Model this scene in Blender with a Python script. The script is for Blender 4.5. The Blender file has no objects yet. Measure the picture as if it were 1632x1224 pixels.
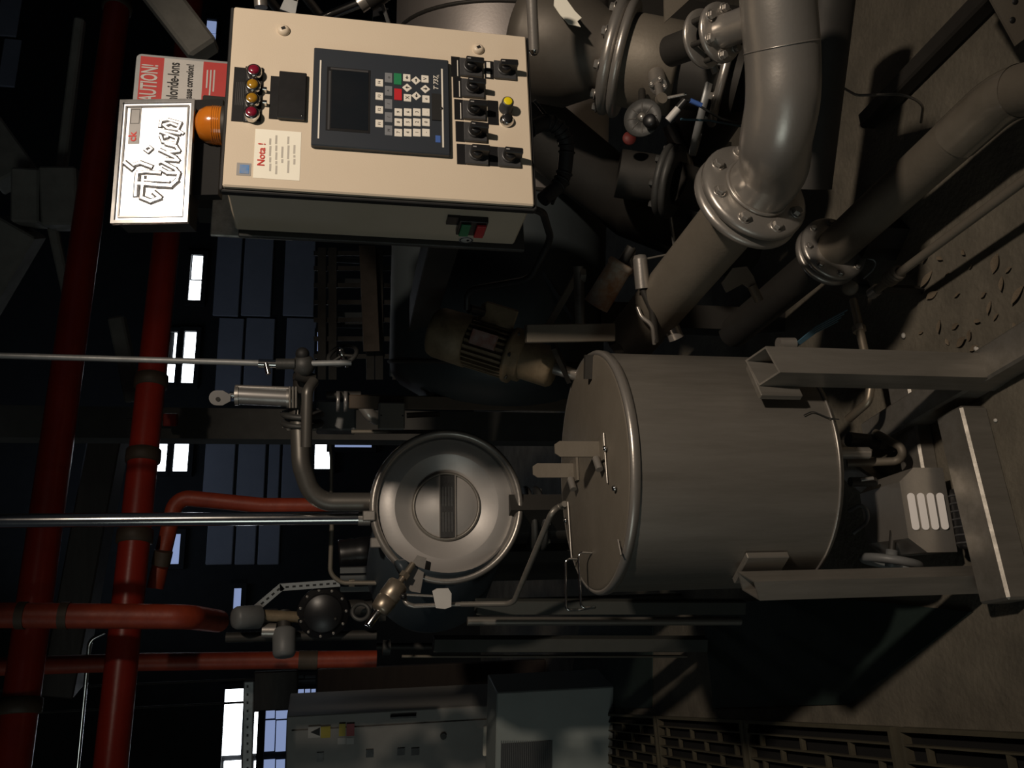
import bpy, math, random
from mathutils import Matrix, Vector
random.seed(7)
V = Vector
# ------------------------------------------------------------------ camera, world, lights, exposure
FPX = 1367.0
PITCH = math.radians(11.4)
ROLL = math.radians(1.2)
CAM = V((0, 0, 1.55))
FW = V((0, math.cos(PITCH), -math.sin(PITCH)))
UP = V((0, math.sin(PITCH), math.cos(PITCH)))
RT = V((1, 0, 0))
col = bpy.context.scene.collection
cd = bpy.data.cameras.new('camera'); cam = bpy.data.objects.new('camera', cd); col.objects.link(cam)
cd.sensor_fit = 'HORIZONTAL'; cd.sensor_width = 36; cd.lens = FPX / 1632 * 36
cd.clip_start = 0.02; cd.clip_end = 100
ix = -UP * math.cos(ROLL) + RT * math.sin(ROLL)      # the photograph lies on its side: image right is down
iy = UP * math.sin(ROLL) + RT * math.cos(ROLL)
iz = -FW
M = Matrix.Identity(4)
for r in range(3):
    M[r][0] = ix[r]; M[r][1] = iy[r]; M[r][2] = iz[r]; M[r][3] = CAM[r]
cam.matrix_world = M
bpy.context.scene.camera = cam
sc = bpy.context.scene
sc.view_settings.view_transform = 'Standard'; sc.view_settings.look = 'None'
sc.view_settings.gamma = 1; sc.view_settings.use_curve_mapping = False
sc.view_settings.exposure = 0.0
w = bpy.data.worlds.new('hall_ambient'); sc.world = w; w.use_nodes = True
bg = w.node_tree.nodes['Background']; bg.inputs[0].default_value = (.72, .82, 1.0, 1); bg.inputs[1].default_value = .012

def lamp(name, kind, loc, target, power, color, size=.1, size_y=None, spot=None, blend=.5):
    l = bpy.data.lights.new(name, kind); o = bpy.data.objects.new(name, l); col.objects.link(o)
    o.location = loc; l.energy = power; l.color = color
    d = V(target) - V(loc); o.rotation_euler = d.to_track_quat('-Z', 'Y').to_euler()
    if kind == 'AREA':
        l.shape = 'RECTANGLE' if size_y else 'DISK'; l.size = size
        if size_y: l.size_y = size_y
    else:
        l.shadow_soft_size = size
    if spot: l.spot_size = math.radians(spot); l.spot_blend = blend
    return o
# the work lamp above and behind the photographer's right shoulder
lamp('work_lamp', 'SPOT', (1.62, -.55, 3.12), (.40, 1.85, 1.35), 330, (1.0, .84, .68), .08, spot=58, blend=1.0)
# added cool fill behind the photographer's left for the cabinet side, no door seen
lamp('added_left_fill', 'AREA', (-6.0, -4.5, 2.2), (0, 2, 1.2), 40, (.90, 1.0, .93), 3.0, 3.2)
# daylight that falls in through the high windows onto the far wall
lamp('window_daylight', 'AREA', (-1.2, 7.2, 4.2), (1.6, 9.6, 2.3), 9, (.62, .76, 1.0), 2.6, 1.0)

# ------------------------------------------------------------------ measuring: a pixel of the photograph to a point in the place
def ray(x, y):
    dx = x - 816; dy = y - 612
    d = dx * math.cos(ROLL) + dy * math.sin(ROLL); l = -dx * math.sin(ROLL) + dy * math.cos(ROLL)
    return FW * FPX - UP * d - RT * l
def at(x, y, Y):
    r = ray(x, y); return CAM + r * (Y / r.y)
def fl(x, y, z=0.0):
    r = ray(x, y); return CAM + r * ((z - CAM.z) / r.z)
def mpp(Y):            # metres per pixel near depth Y
    return Y / FPX * 1.02

# ------------------------------------------------------------------ mesh helpers
def frame(o, x, y, z):
    m = Matrix.Identity(4)
    for r in range(3):
        m[r][0] = x[r]; m[r][1] = y[r]; m[r][2] = z[r]; m[r][3] = o[r]
    return m
def axis_frame(o, z, hint=None):
    z = V(z).normalized()
    h = V(hint) if hint is not None else (V((0, 0, 1)) if abs(z.z) < .9 else V((1, 0, 0)))
    x = h.cross(z).normalized(); y = z.cross(x)
    return frame(V(o), x, y, z)
def rz(a): return Matrix.Rotation(a, 4, 'Z')
def tr(*a): return Matrix.Translation(V(a))
WM = {}
def fillet(pts, rad, n=7):
    pts = [V(p) for p in pts]
    if len(pts) < 3: return pts
    out = [pts[0]]
    for i in range(1, len(pts) - 1):
        a, b, c = pts[i - 1], pts[i], pts[i + 1]
        u = (a - b); v = (c - b); lu, lv = u.length, v.length; u.normalize(); v.normalize()
        ang = u.angle(v)
        if ang > 3.1 or ang < .05: out.append(b); continue
        t = min(rad / math.tan(ang / 2), lu * .49, lv * .49)
        r = t * math.tan(ang / 2)
        cen = b + (u + v).normalized() * (r / math.sin(ang / 2))
        s = (b + u * t) - cen; e = (b + v * t) - cen
        tot = s.angle(e); ax = s.cross(e)
        if ax.length < 1e-9: out.append(b); continue
        ax.normalize()
        for k in range(n + 1):
            out.append(cen + Matrix.Rotation(tot * k / n, 3, ax) @ s)
    out.append(pts[-1])
    return out
class MB:
    def __init__(s): s.v = []; s.f = []; s.sm = []
    def add(s, vs, fs, smooth=False):
        b = len(s.v); s.v += [V(p) for p in vs]
        for q in fs: s.f.append([i + b for i in q]); s.sm.append(smooth)
        return s
    def box(s, m, x0, x1, y0, y1, z0, z1, bev=0.0):
        if bev <= 0:
            vs = [m @ V((x, y, z)) for z in (z0, z1) for y in (y0, y1) for x in (x0, x1)]
            return s.add(vs, [(0, 2, 3, 1), (4, 5, 7, 6), (0, 1, 5, 4), (2, 6, 7, 3), (0, 4, 6, 2), (1, 3, 7, 5)])
        # chamfered all round
        vs = []; idx = {}
        for i, x in enumerate((x0, x1)):
            for j, y in enumerate((y0, y1)):
                for k, z in enumerate((z0, z1)):
                    sx = bev if i == 0 else -bev; sy = bev if j == 0 else -bev; sz = bev if k == 0 else -bev
                    for a, p in enumerate(((x, y + sy, z + sz), (x + sx, y, z + sz), (x + sx, y + sy, z))):
                        idx[i, j, k, a] = len(vs); vs.append(m @ V(p))
        fs = []
        for i in (0, 1): fs.append([idx[i, j, k, 0] for j, k in ((0, 0), (0, 1), (1, 1), (1, 0))])
        for j in (0, 1): fs.append([idx[i, j, k, 1] for i, k in ((0, 0), (0, 1), (1, 1), (1, 0))])
        for k in (0, 1): fs.append([idx[i, j, k, 2] for i, j in ((0, 0), (0, 1), (1, 1), (1, 0))])
        for i in (0, 1):
            for j in (0, 1): fs.append([idx[i, j, 0, 0], idx[i, j, 1, 0], idx[i, j, 1, 1], idx[i, j, 0, 1]])
        for i in (0, 1):
            for k in (0, 1): fs.append([idx[i, 0, k, 0], idx[i, 1, k, 0], idx[i, 1, k, 2], idx[i, 0, k, 2]])
        for j in (0, 1):
            for k in (0, 1): fs.append([idx[0, j, k, 1], idx[1, j, k, 1], idx[1, j, k, 2], idx[0, j, k, 2]])
        for i in (0, 1):
            for j in (0, 1):
                for k in (0, 1): fs.append([idx[i, j, k, 0], idx[i, j, k, 1], idx[i, j, k, 2]])
        return s.add(vs, fs)
    def lathe(s, m, prof, n=32, smooth=True, close=False):
        vs = []; fs = []; rows = []
        for (r, z) in prof:
            if r < 1e-6: rows.append([len(vs)]); vs.append(m @ V((0, 0, z)))
            else:
                rows.append(list(range(len(vs), len(vs) + n)))
                vs += [m @ V((r * math.cos(2 * math.pi * k / n), r * math.sin(2 * math.pi * k / n), z)) for k in range(n)]
        pr = list(zip(rows[:-1], rows[1:]))
        if close: pr.append((rows[-1], rows[0]))
        for a, b in pr:
            for k in range(n):
                k2 = (k + 1) % n
                if len(a) == 1 and len(b) == 1: continue
                if len(a) == 1: fs.append((a[0], b[k2], b[k]))
                elif len(b) == 1: fs.append((a[k], a[k2], b[0]))
                else: fs.append((a[k], a[k2], b[k2], b[k]))
        return s.add(vs, fs, smooth)
    def cyl(s, p0, p1, r0, r1=None, n=20, caps=True):
        p0 = V(p0); p1 = V(p1); r1 = r0 if r1 is None else r1
        L = (p1 - p0).length; m = axis_frame(p0, p1 - p0)
        s.lathe(m, [(r0, 0), (r1, L)], n)
        if caps:
            s.lathe(m, [(0, 0), (r0, 0)], n, False); s.lathe(m, [(r1, L), (0, L)], n, False)
        return s
    def tube(s, pts, r, n=12, caps=True, smooth=True):
        pts = [V(p) for p in pts]; vs = []; fs = []
        t0 = (pts[1] - pts[0]).normalized()
        x = (V((0, 0, 1)) if abs(t0.z) < .9 else V((1, 0, 0))).cross(t0).normalized()
        for i, p in enumerate(pts):
            if i == 0: t = pts[1] - pts[0]
            elif i == len(pts) - 1: t = pts[-1] - pts[-2]
            else: t = (pts[i + 1] - p).normalized() + (p - pts[i - 1]).normalized()
            t = t.normalized(); x = (x - t * x.dot(t)).normalized(); y = t.cross(x)
            rr = r[i] if isinstance(r, (list, tuple)) else r
            vs += [p + x * (rr * math.cos(2 * math.pi * k / n)) + y * (rr * math.sin(2 * math.pi * k / n)) for k in range(n)]
        for i in range(len(pts) - 1):
            for k in range(n):
                k2 = (k + 1) % n; a = i * n
                fs.append((a + k, a + k2, a + n + k2, a + n + k))
        s.add(vs, fs, smooth)
        if caps:
            s.add(vs[:n], [list(range(n))[::-1]]); s.add(vs[-n:], [list(range(n))])
        return s
    def prism(s, m, poly, z0, z1):
        n = len(poly); ar = sum(poly[i][0] * poly[(i + 1) % n][1] - poly[(i + 1) % n][0] * poly[i][1] for i in range(n))
        if ar < 0: poly = poly[::-1]
        vs = [m @ V((x, y, z0)) for x, y in poly] + [m @ V((x, y, z1)) for x, y in poly]
        fs = [list(range(n))[::-1], list(range(n, 2 * n))] + [(i, (i + 1) % n, (i + 1) % n + n, i + n) for i in range(n)]
        return s.add(vs, fs)
    def ring(s, m, poly_o, poly_i, z0, z1):       # frame between two outlines of equal count
        n = len(poly_o); vs = []
        for z in (z0, z1):
            vs += [m @ V((x, y, z)) for x, y in poly_o]; vs += [m @ V((x, y, z)) for x, y in poly_i]
        fs = []
        for i in range(n):
            j = (i + 1) % n
            fs += [(i, i + n, j + n, j), (2 * n + i, 2 * n + j, 3 * n + j, 3 * n + i), (i, j, 2 * n + j, 2 * n + i), (n + i, 3 * n + i, 3 * n + j, n + j)]
        return s.add(vs, fs)
    def torus(s, m, R, r, n=40, k=10, squash=1.0):
        prof = [(R + r * math.cos(2 * math.pi * i / k), r * squash * math.sin(2 * math.pi * i / k)) for i in range(k)]
        return s.lathe(m, prof, n, True, True)
    def beam(s, p0, p1, w, h, up=(0, 0, 1), bev=0.0):
        p0 = V(p0); p1 = V(p1); m = axis_frame(p0, p1 - p0, up); L = (p1 - p0).length
        return s.box(m, -w / 2, w / 2, -h / 2, h / 2, 0, L, bev)
    def build(s, name, mat, parent=None):
        me = bpy.data.meshes.new(name); inv = WM[parent.name].inverted() if parent is not None else Matrix.Identity(4)
        me.from_pydata([inv @ p for p in s.v], [], s.f); me.polygons.foreach_set('use_smooth', s.sm)
        me.materials.append(mat); me.update()
        o = bpy.data.objects.new(name, me); col.objects.link(o)
        if parent is not None: o.parent = parent; WM[o.name] = WM[parent.name]
        else: WM[o.name] = Matrix.Identity(4)
        return o
def inst(mesh, name, m, parent):        # a repeat that shares its mesh; m is a world matrix
    o = bpy.data.objects.new(name, mesh); col.objects.link(o); o.parent = parent
    o.matrix_local = WM[parent.name].inverted() @ m; WM[o.name] = m
    return o
def tag(o, label, cat, group=None, kind=None):
    o['label'] = label; o['category'] = cat
    if group: o['group'] = group
    if kind: o['kind'] = kind
    return o
def thing(name, label, cat, loc=(0, 0, 0), m=None, group=None):
    o = bpy.data.objects.new(name, None); col.objects.link(o); o.empty_display_size = .05
    m = m if m is not None else Matrix.Translation(V(loc)); o.matrix_world = m; WM[o.name] = m.copy()
    return tag(o, label, cat, group)
def recenter(o):                         # put a lone mesh's origin at its base
    vs = [v.co.copy() for v in o.data.vertices]
    c = V((sum(v.x for v in vs) / len(vs), sum(v.y for v in vs) / len(vs), min(v.z for v in vs)))
    o.data.transform(Matrix.Translation(-c)); o.matrix_world = Matrix.Translation(c); WM[o.name] = Matrix.Translation(c)
    return o
def solo(name, mb, mat, label, cat, group=None):
    return tag(recenter(mb.build(name, mat)), label, cat, group)
def struct(name, mb, mat, label):
    o = mb.build(name, mat); o['kind'] = 'structure'; o['label'] = label; return o
def text(body, name, m, size, mat, parent, depth=.0004, align='CENTER', bold=0.0, shear=0.0, sx=1.0):
    cu = bpy.data.curves.new(name, 'FONT'); cu.body = body; cu.size = size; cu.align_x = align; cu.align_y = 'CENTER'
    cu.extrude = depth; cu.offset = bold; cu.shear = shear; cu.resolution_u = 3
    t = bpy.data.objects.new(name, cu); col.objects.link(t)
    me = bpy.data.meshes.new_from_object(t); bpy.data.objects.remove(t); bpy.data.curves.remove(cu)
    me.transform(WM[parent.name].inverted() @ m @ Matrix.Diagonal((sx, 1, 1, 1))); me.materials.clear(); me.materials.append(mat)
    o = bpy.data.objects.new(name, me); col.objects.link(o); o.parent = parent; WM[o.name] = WM[parent.name]
    return o

# ------------------------------------------------------------------ materials
MATS = {}
def mat(name, c, rough=.5, metal=0.0, c2=None, scale=6.0, mix=.5, bump=0.0, bscale=80.0, emit=None, es=0.0, stretch=None, detail=6.0, rvar=.12, coat=0.0):
    m = bpy.data.materials.new(name); m.use_nodes = True; nt = m.node_tree; b = nt.nodes['Principled BSDF']
    b.inputs['Roughness'].default_value = rough; b.inputs['Metallic'].default_value = metal
    tc = nt.nodes.new('ShaderNodeTexCoord'); mp = nt.nodes.new('ShaderNodeMapping')
    nt.links.new(tc.outputs['Object'], mp.inputs['Vector'])
    if stretch: mp.inputs['Scale'].default_value = stretch
    n = nt.nodes.new('ShaderNodeTexNoise'); n.inputs['Scale'].default_value = scale; n.inputs['Detail'].default_value = detail
    n.inputs['Roughness'].default_value = .65
    nt.links.new(mp.outputs[0], n.inputs['Vector'])
    cr = nt.nodes.new('ShaderNodeValToRGB'); cr.color_ramp.elements[0].position = .5 - mix * .4; cr.color_ramp.elements[1].position = .5 + (1 - mix) * .4
    c2 = c2 or tuple(x * .8 for x in c)
    cr.color_ramp.elements[0].color = (*c2, 1); cr.color_ramp.elements[1].color = (*c, 1)
    nt.links.new(n.outputs['Fac'], cr.inputs[0]); nt.links.new(cr.outputs[0], b.inputs['Base Color'])
    if rvar:
        mr = nt.nodes.new('ShaderNodeMapRange'); mr.inputs['To Min'].default_value = min(1, rough + rvar); mr.inputs['To Max'].default_value = max(.03, rough - rvar)
        nt.links.new(n.outputs['Fac'], mr.inputs['Value']); nt.links.new(mr.outputs[0], b.inputs['Roughness'])
    if bump:
        n2 = nt.nodes.new('ShaderNodeTexNoise'); n2.inputs['Scale'].default_value = bscale; n2.inputs['Detail'].default_value = 4
        nt.links.new(mp.outputs[0], n2.inputs['Vector'])
        bp = nt.nodes.new('ShaderNodeBump'); bp.inputs['Strength'].default_value = bump; bp.inputs['Distance'].default_value = .004
        nt.links.new(n2.outputs['Fac'], bp.inputs['Height']); nt.links.new(bp.outputs[0], b.inputs['Normal'])
    if emit: b.inputs['Emission Color'].default_value = (*emit, 1); b.inputs['Emission Strength'].default_value = es
    if coat: b.inputs['Coat Weight'].default_value = coat; b.inputs['Coat Roughness'].default_value = .15
    MATS[name] = m; return m
beige = mat('beige_enamel', (.70, .60, .47), .42, 0, (.66, .56, .43), 3, .5, .05, 300)
blackp = mat('black_plastic', (.012, .012, .013), .38, 0, (.008, .008, .009), 20)
greyp = mat('charcoal_plate', (.058, .058, .06), .4, 0, (.045, .045, .047), 30)
navy = mat('controller_front', (.028, .034, .045), .45, 0, (.022, .028, .036), 8)
screen_m = mat('dead_screen', (.008, .011, .015), .3, 0, (.007, .009, .012), 8)
white_k = mat('white_key', (.80, .76, .68), .5, 0, (.76, .72, .64), 40)
grey_k = mat('grey_key', (.22, .23, .25), .5, 0)
green_k = mat('green_key', (.02, .25, .10), .45)
red_k = mat('red_key', (.62, .02, .03), .45)
ink = mat('black_ink', (.01, .01, .01), .6)
redink = mat('red_ink', (.65, .03, .02), .6)
greyink = mat('faded_grey_ink', (.55, .52, .46), .6)
blueink = mat('blue_ink', (.06, .14, .45), .5)
paper = mat('cream_paper', (.95, .92, .80), .7, 0, (.92, .89, .76), 10)
bluelab = mat('blue_foil', (.08, .25, .60), .4, 0, (.25, .30, .38), 60)
greyfoil = mat('grey_foil', (.35, .34, .33), .5)
redlens = mat('red_lens', (.22, .010, .03), .25, coat=.5)
amberlens = mat('amber_lens', (.40, .22, .01), .25, 0, (.28, .13, .01), 60, coat=.5)
yellowcap = mat('yellow_cap', (.85, .68, .01), .4)
chrome = mat('chrome', (.75, .74, .72), .16, 1.0, (.68, .67, .65), 14, rvar=.05)
steel = mat('brushed_steel', (.31, .29, .26), .44, .6, (.21, .195, .17), 4, .5, .06, 160, stretch=(7, 7, .8))
steel2 = mat('satin_steel', (.44, .413, .38), .33, .68, (.35, .328, .30), 6, .5, .05, 140)
dusty = mat('dusty_steel', (.21, .185, .15), .58, .35, (.15, .13, .102), 4, .5, .12, 120)
dkmetal = mat('dark_dusty_metal', (.048, .044, .039), .6, .4, (.03, .028, .025), 5)
castg = mat('cast_grey_iron', (.07, .07, .067), .55, .3, (.042, .042, .04), 12, .5, .1, 150)
vgrey = mat('dim_grey_plastic', (.16, .165, .165), .5, 0, (.12, .125, .125), 10)
kettlem = mat('kettle_shaded_enamel', (.035, .044, .048), .55, .1, (.027, .034, .037), 4)  # blue grey darkened for the shade the cabinet throws on the kettle
kettles = mat('kettle_steel', (.62, .57, .54), .42, .85, (.54, .49, .46), 5, .5, .04, 120)
bluegrey = mat('blue_grey_enamel', (.045, .06, .072), .5, .1, (.034, .045, .055), 4)
brownp = mat('brown_paint', (.085, .06, .04), .6, 0, (.05, .035, .022), 8)
motorb = mat('grimy_brown_motor', (.26, .20, .125), .6, .2, (.12, .088, .05), 14, .5, .15, 90)
rust = mat('rusty_white_paint', (.50, .48, .41), .7, 0, (.32, .13, .04), 22, .45, .2, 60)
redpipe = mat('red_gloss_paint', (.40, .030, .015), .34, 0, (.28, .02, .011), 5, .5, .08, 60)
orangepipe = mat('orange_red_paint', (.36, .054, .019), .5, 0, (.24, .03, .012), 16, .5, .15, 90)
concrete = mat('concrete_beam', (.30, .285, .25), .85, 0, (.20, .19, .17), 7, .5, .2, 40)
rubber = mat('black_rubber', (.015, .015, .015), .65)
cablem = mat('black_cable', (.012, .013, .013), .5)
greenp = mat('dark_green_plate_shade', (.028, .045, .04), .6, .2, (.018, .03, .027), 6)
cabgrey = mat('cabinet_grey', (.36, .35, .325), .5, 0, (.31, .30, .28), 3)
cabwhite = mat('cooler_white', (.36, .40, .385), .5, 0, (.31, .345, .33), 3)
cabbrown = mat('dark_brown_panel', (.055, .042, .034), .6, 0, (.04, .03, .025), 3, stretch=(1, 1, 8))
wallp = mat('wall_panel_blue_grey', (.26, .27, .32), .8, 0, (.21, .22, .26), 2)
walld = mat('dark_wall', (.011, .012, .013), .9)
roofm = mat('dark_roof', (.022, .022, .02), .9)
galv = mat('galvanised_strip', (.36, .37, .37), .5, .5, (.28, .29, .29), 25)
grate_m = mat('grating_olive', (.105, .092, .06), .7, .2, (.07, .06, .04), 12)
yellowp = mat('yellow_paint', (.62, .45, .03), .6)
leaf_m = mat('dry_leaf', (.26, .21, .145), .8, 0, (.07, .05, .035), 30)
pebble_m = mat('white_pebble', (.62, .60, .56), .8)
blueh = mat('blue_hose', (.06, .14, .20), .4)
tape = mat('clear_plastic_wrap', (.22, .195, .16), .2, .2, (.16, .14, .11), 9, coat=.8)
orange_l = mat('amber_beacon', (.62, .20, .02), .12, 0, (.52, .14, .012), 20, rvar=.0, coat=1.0)
neckm = mat('neck_dull_steel', (.12, .106, .088), .55, .4, (.08, .07, .058), 5)
dimsteel = mat('dim_steel_pipe', (.17, .16, .145), .4, .6, (.12, .112, .10), 6)
redsign = mat('sign_red', (.55, .045, .04), .5)
whitesign = mat('sign_white', (.60, .58, .55), .5)
signred2 = mat('warning_red', (.5, .06, .08), .5)
signyel = mat('warning_yellow', (.55, .45, .04), .5)
daylight = mat('bright_window_glass', (.8, .85, .9), .3, emit=(.88, .94, 1.0), es=6.0, rvar=0)
bluelight = mat('blue_sky_glass', (.3, .4, .6), .3, emit=(.36, .46, .78), es=.55, rvar=0, c2=(.2, .3, .5))
bedhead = mat('dark_plate_and_shade', (.05, .05, .05), .5, .4, (.03, .03, .03), 80)
copper = mat('brass_steel', (.42, .36, .28), .38, .8, (.32, .27, .21), 12)
# floor: concrete with dust, stains and oil marks
floorm = mat('dusty_concrete_floor', (.175, .155, .12), .85, 0, (.09, .08, .062), 5.5, .5, .8, 60, detail=13)

# ------------------------------------------------------------------ the setting
DA = V((-.30, .954, 0)).normalized(); AA = V((DA.y, -DA.x, 0)); ZU = V((0, 0, 1))
struct('floor', MB().box(Matrix.Identity(4), -9, 12, -2.5, 16, -.12, 0), floorm, 'dusty brown concrete floor with stains')
WO = V((0, 10, 0))
def wl(px, py, off=0.0):
    r = ray(px, py); t = ((WO - DA * off) - CAM).dot(DA) / r.dot(DA); p = CAM + r * t - WO
    return p.dot(AA), p.z
wm = frame(WO, AA, ZU, -DA)             # wall coordinates: u, height, towards the hall
wall = struct('wall_back', MB().box(wm, -8, 12, 0, 7, -.2, 0), walld, 'dark far wall of the factory hall')
struct('ceiling', MB().box(Matrix.Identity(4), -9, 12, -2.5, 16, 6.4, 6.5), roofm, 'dark roof underside high above')
# blue grey cladding panels on the far wall, rows from top to bottom
def wall_panel(x0, x1, y0, y1, m=wallp, t=.03):
    ua, za = wl((x0 + x1) / 2, y0); ub, zb = wl((x0 + x1) / 2, y1); z1 = wl(x0, (y0 + y1) / 2)[1]; z0 = wl(x1, (y0 + y1) / 2)[1]
    MB().box(wm, min(ua, ub), max(ua, ub), z0, z1, 0, t, .008).build('wall_panel', m, wall)
for (x0, x1) in ((346, 386), (390, 436), (455, 503)):
    wall_panel(x0, x1, 300, 505); wall_panel(x0, x1, 508, 640)
for (x0, x1) in ((326, 374), (379, 423), (428, 446), (450, 500)):
    wall_panel(x0, x1, 690, 800)
for (x0, x1) in ((330, 372), (376, 408), (412, 446)):
    wall_panel(x0, x1, 830, 900)
wall_panel(2, 36, -60, 60); wall_panel(2, 30, 64, 140)
# windows: a frame and lit panes each
WN = [0]
def window(rects, glass, fr=.05):
    WN[0] += 1
    cs = [(wl((a + b) / 2, c), wl((a + b) / 2, d), wl(a, (c + d) / 2)[1], wl(b, (c + d) / 2)[1]) for a, b, c, d in rects]
    rr = [(min(p[0], q[0]), max(p[0], q[0]), min(z1, z0), max(z1, z0)) for p, q, z1, z0 in cs]
    U0 = min(r[0] for r in rr) - fr; U1 = max(r[1] for r in rr) + fr; Z0 = min(r[2] for r in rr) - fr; Z1 = max(r[3] for r in rr) + fr
    mb = MB()
    mb.ring(wm, [(U0, Z0), (U1, Z0), (U1, Z1), (U0, Z1)], [(U0 + fr, Z0 + fr), (U1 - fr, Z0 + fr), (U1 - fr, Z1 - fr), (U0 + fr, Z1 - fr)], .002, .07)
    o = mb.build('window_%d' % WN[0], walld); o['kind'] = 'structure'; o['label'] = 'high factory window with daylight behind it'
    MB().box(wm, U0 + fr, U1 - fr, Z0 + fr, Z1 - fr, .001, .012).build('window_back', walld, o)
    for (a, b, c, d) in rr:
        MB().box(wm, a, b, c, d, .012, .03).build('pane', glass, o)
window([(307, 324, 410, 446), (302, 321, 449, 482)], daylight)
window([(295, 313, 531, 573), (291, 310, 578, 613)], daylight)
window([(267, 280, 582, 612), (278, 281, 532, 571)], daylight)
window([(248, 267, 709, 753)], daylight)
window([(278, 301, 709, 753)], daylight)
window([(270, 288, 852, 900)], bluelight)
window([(373, 385, 938, 972)], bluelight)
window([(357, 386, 1098, 1203), (357, 385, 1212, 1240)], daylight)
window([(405, 413, 1134, 1200), (405, 412, 1212, 1236)], daylight)
window([(417, 438, 1132, 1145), (440, 465, 1132, 1145), (417, 438, 1148, 1197), (440, 456, 1148, 1197), (417, 438, 1210, 1236), (440, 454, 1210, 1236), (468, 480, 1132, 1143), (484, 503, 1132, 1141)], bluelight, .03)
window([(475, 484, 1098, 1126), (486, 494, 1098, 1126), (496, 503, 1098, 1126)], bluelight, .03)
window([(475, 484, 1076, 1081), (486, 503, 1076, 1081), (475, 503, 1083, 1090)], bluegrey, .03)
window([(502, 526, 708, 749)], daylight)
window([(330, 345, 36, 54), (330, 345, 56, 74)], bluelight, .03)
window([(528, 592, 709, 715)], bluelight)
window([(506, 513, 531, 539), (506, 513, 543, 563)], bluelight, .03)

# ------------------------------------------------------------------ overhead: red sprinkler mains, beams, rods
def rp(px, py, Yc):                      # point on the vertical plane through (0, Yc) that runs with the red mains
    n = V((-.42, .906, 0)); r = ray(px, py); t = (V((0, Yc, 0)) - CAM).dot(n) / r.dot(n); return CAM + r * t
def main_pipe(label, p0, p1, r, collars):
    t = thing('overhead_pipe', label, 'pipe', V(p0), group='red overhead mains')
    MB().tube([p0, p1], r, 20).build('pipe_body', redpipe, t)
    for q in collars:
        c = V(p0).lerp(V(p1), q); d = (V(p1) - V(p0)).normalized()
        MB().lathe(axis_frame(c - d * .03, d), [(r, 0), (r * 1.16, .004), (r * 1.18, .03), (r * 1.16, .056), (r, .06)], 20).build('coupling', brownp, t)
    return t
a0, a1 = rp(205, -120, 4.0), rp(8, 1300, 4.0)
main_pipe('upper red overhead main with glossy paint', a0, a1, .064, (.14, .92))
b0, b1 = rp(318, -120, 4.0), rp(168, 1300, 4.0)
main_pipe('lower red overhead main below the upper one', b0, b1, .060, (.63, .705, .78))
# vertical red branch with elbow at the left
Yv = 3.15
t = thing('red_branch_pipe', 'orange red vertical pipe that bends into the grey valve', 'pipe', at(330, 985, Yv))
MB().tube(fillet([at(-1100, 960, Yv), at(-60, 980, Yv), at(300, 983, Yv), at(348, 990, Yv + .3)], .07), .042, 18).build('pipe_body', orangepipe, t)
for px in (28, 96):
    MB().tube([at(px, 981, Yv), at(px + 14, 981, Yv)], .0455, 18).build('coupling', brownp, t)
Yw = 3.75
t = thing('red_branch_pipe', 'orange red pipe with an elbow above the chrome pipe', 'pipe', at(530, 806, Yw))
MB().tube(fillet([at(247, 938, Yw), at(281, 792, Yw + .1), at(420, 806, Yw + .1), at(548, 806, Yw + .1)], .06), .034, 16).build('pipe_body', orangepipe, t)
MB().tube([at(256, 900, Yw), at(261, 878, Yw)], .037, 16).build('coupling', brownp, t)
t = thing('red_branch_pipe', 'dim orange red vertical pipe left of the round blower cover', 'pipe', at(600, 1050, 4.2))
MB().tube([at(-900, 1090, 4.2), at(230, 1055, 4.2), at(600, 1050, 4.2)], .040, 16).build('pipe_body', orangepipe, t)
MB().tube([at(476, 1052, 4.2), at(506, 1052, 4.2)], .044, 16).build('coupling', brownp, t)
# chrome pipe and thin rod
t = thing('chrome_pipe', 'shiny chrome vertical pipe running up from the round hatch', 'pipe', at(588, 825, 2.95))
MB().tube([at(-900, 838, 2.95), at(586, 825, 2.95)], .0225, 20).build('pipe_body', chrome, t)
MB().tube([at(571, 825, 2.95), at(590, 825, 2.95)], .027, 20).build('collar', steel2, t)
t = thing('sampling_rod', 'thin grey steel rod hanging down onto small valve', 'rod', at(560, 578, 2.85))
MB().tube([at(-900, 541, 2.85), at(425, 579, 2.85)], .0095, 12).build('rod', galv, t)
MB().tube([at(412, 579, 2.85), at(440, 580, 2.85)], .014, 10).build('union_nut', chrome, t)
MB().tube([at(424, 579, 2.84), at(428, 596, 2.83)], .008, 8).build('spout', chrome, t)
MB().tube([at(440, 580, 2.85), at(470, 580, 2.85)], .018, 10).build('valve_body', castg, t)
MB().tube([at(465, 580, 2.85), at(560, 578, 2.85)], .010, 10).build('lower_rod', galv, t)
t = thing('wall_bracket', 'thin chrome bent rail beside the upper left window', 'rail', at(150, 1010, 4.4))
MB().tube(fillet([at(120, 1260, 4.4), at(143, 1020, 4.4), at(168, 1008, 4.4)], .05), .010, 10).build('rail', chrome, t)
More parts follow.
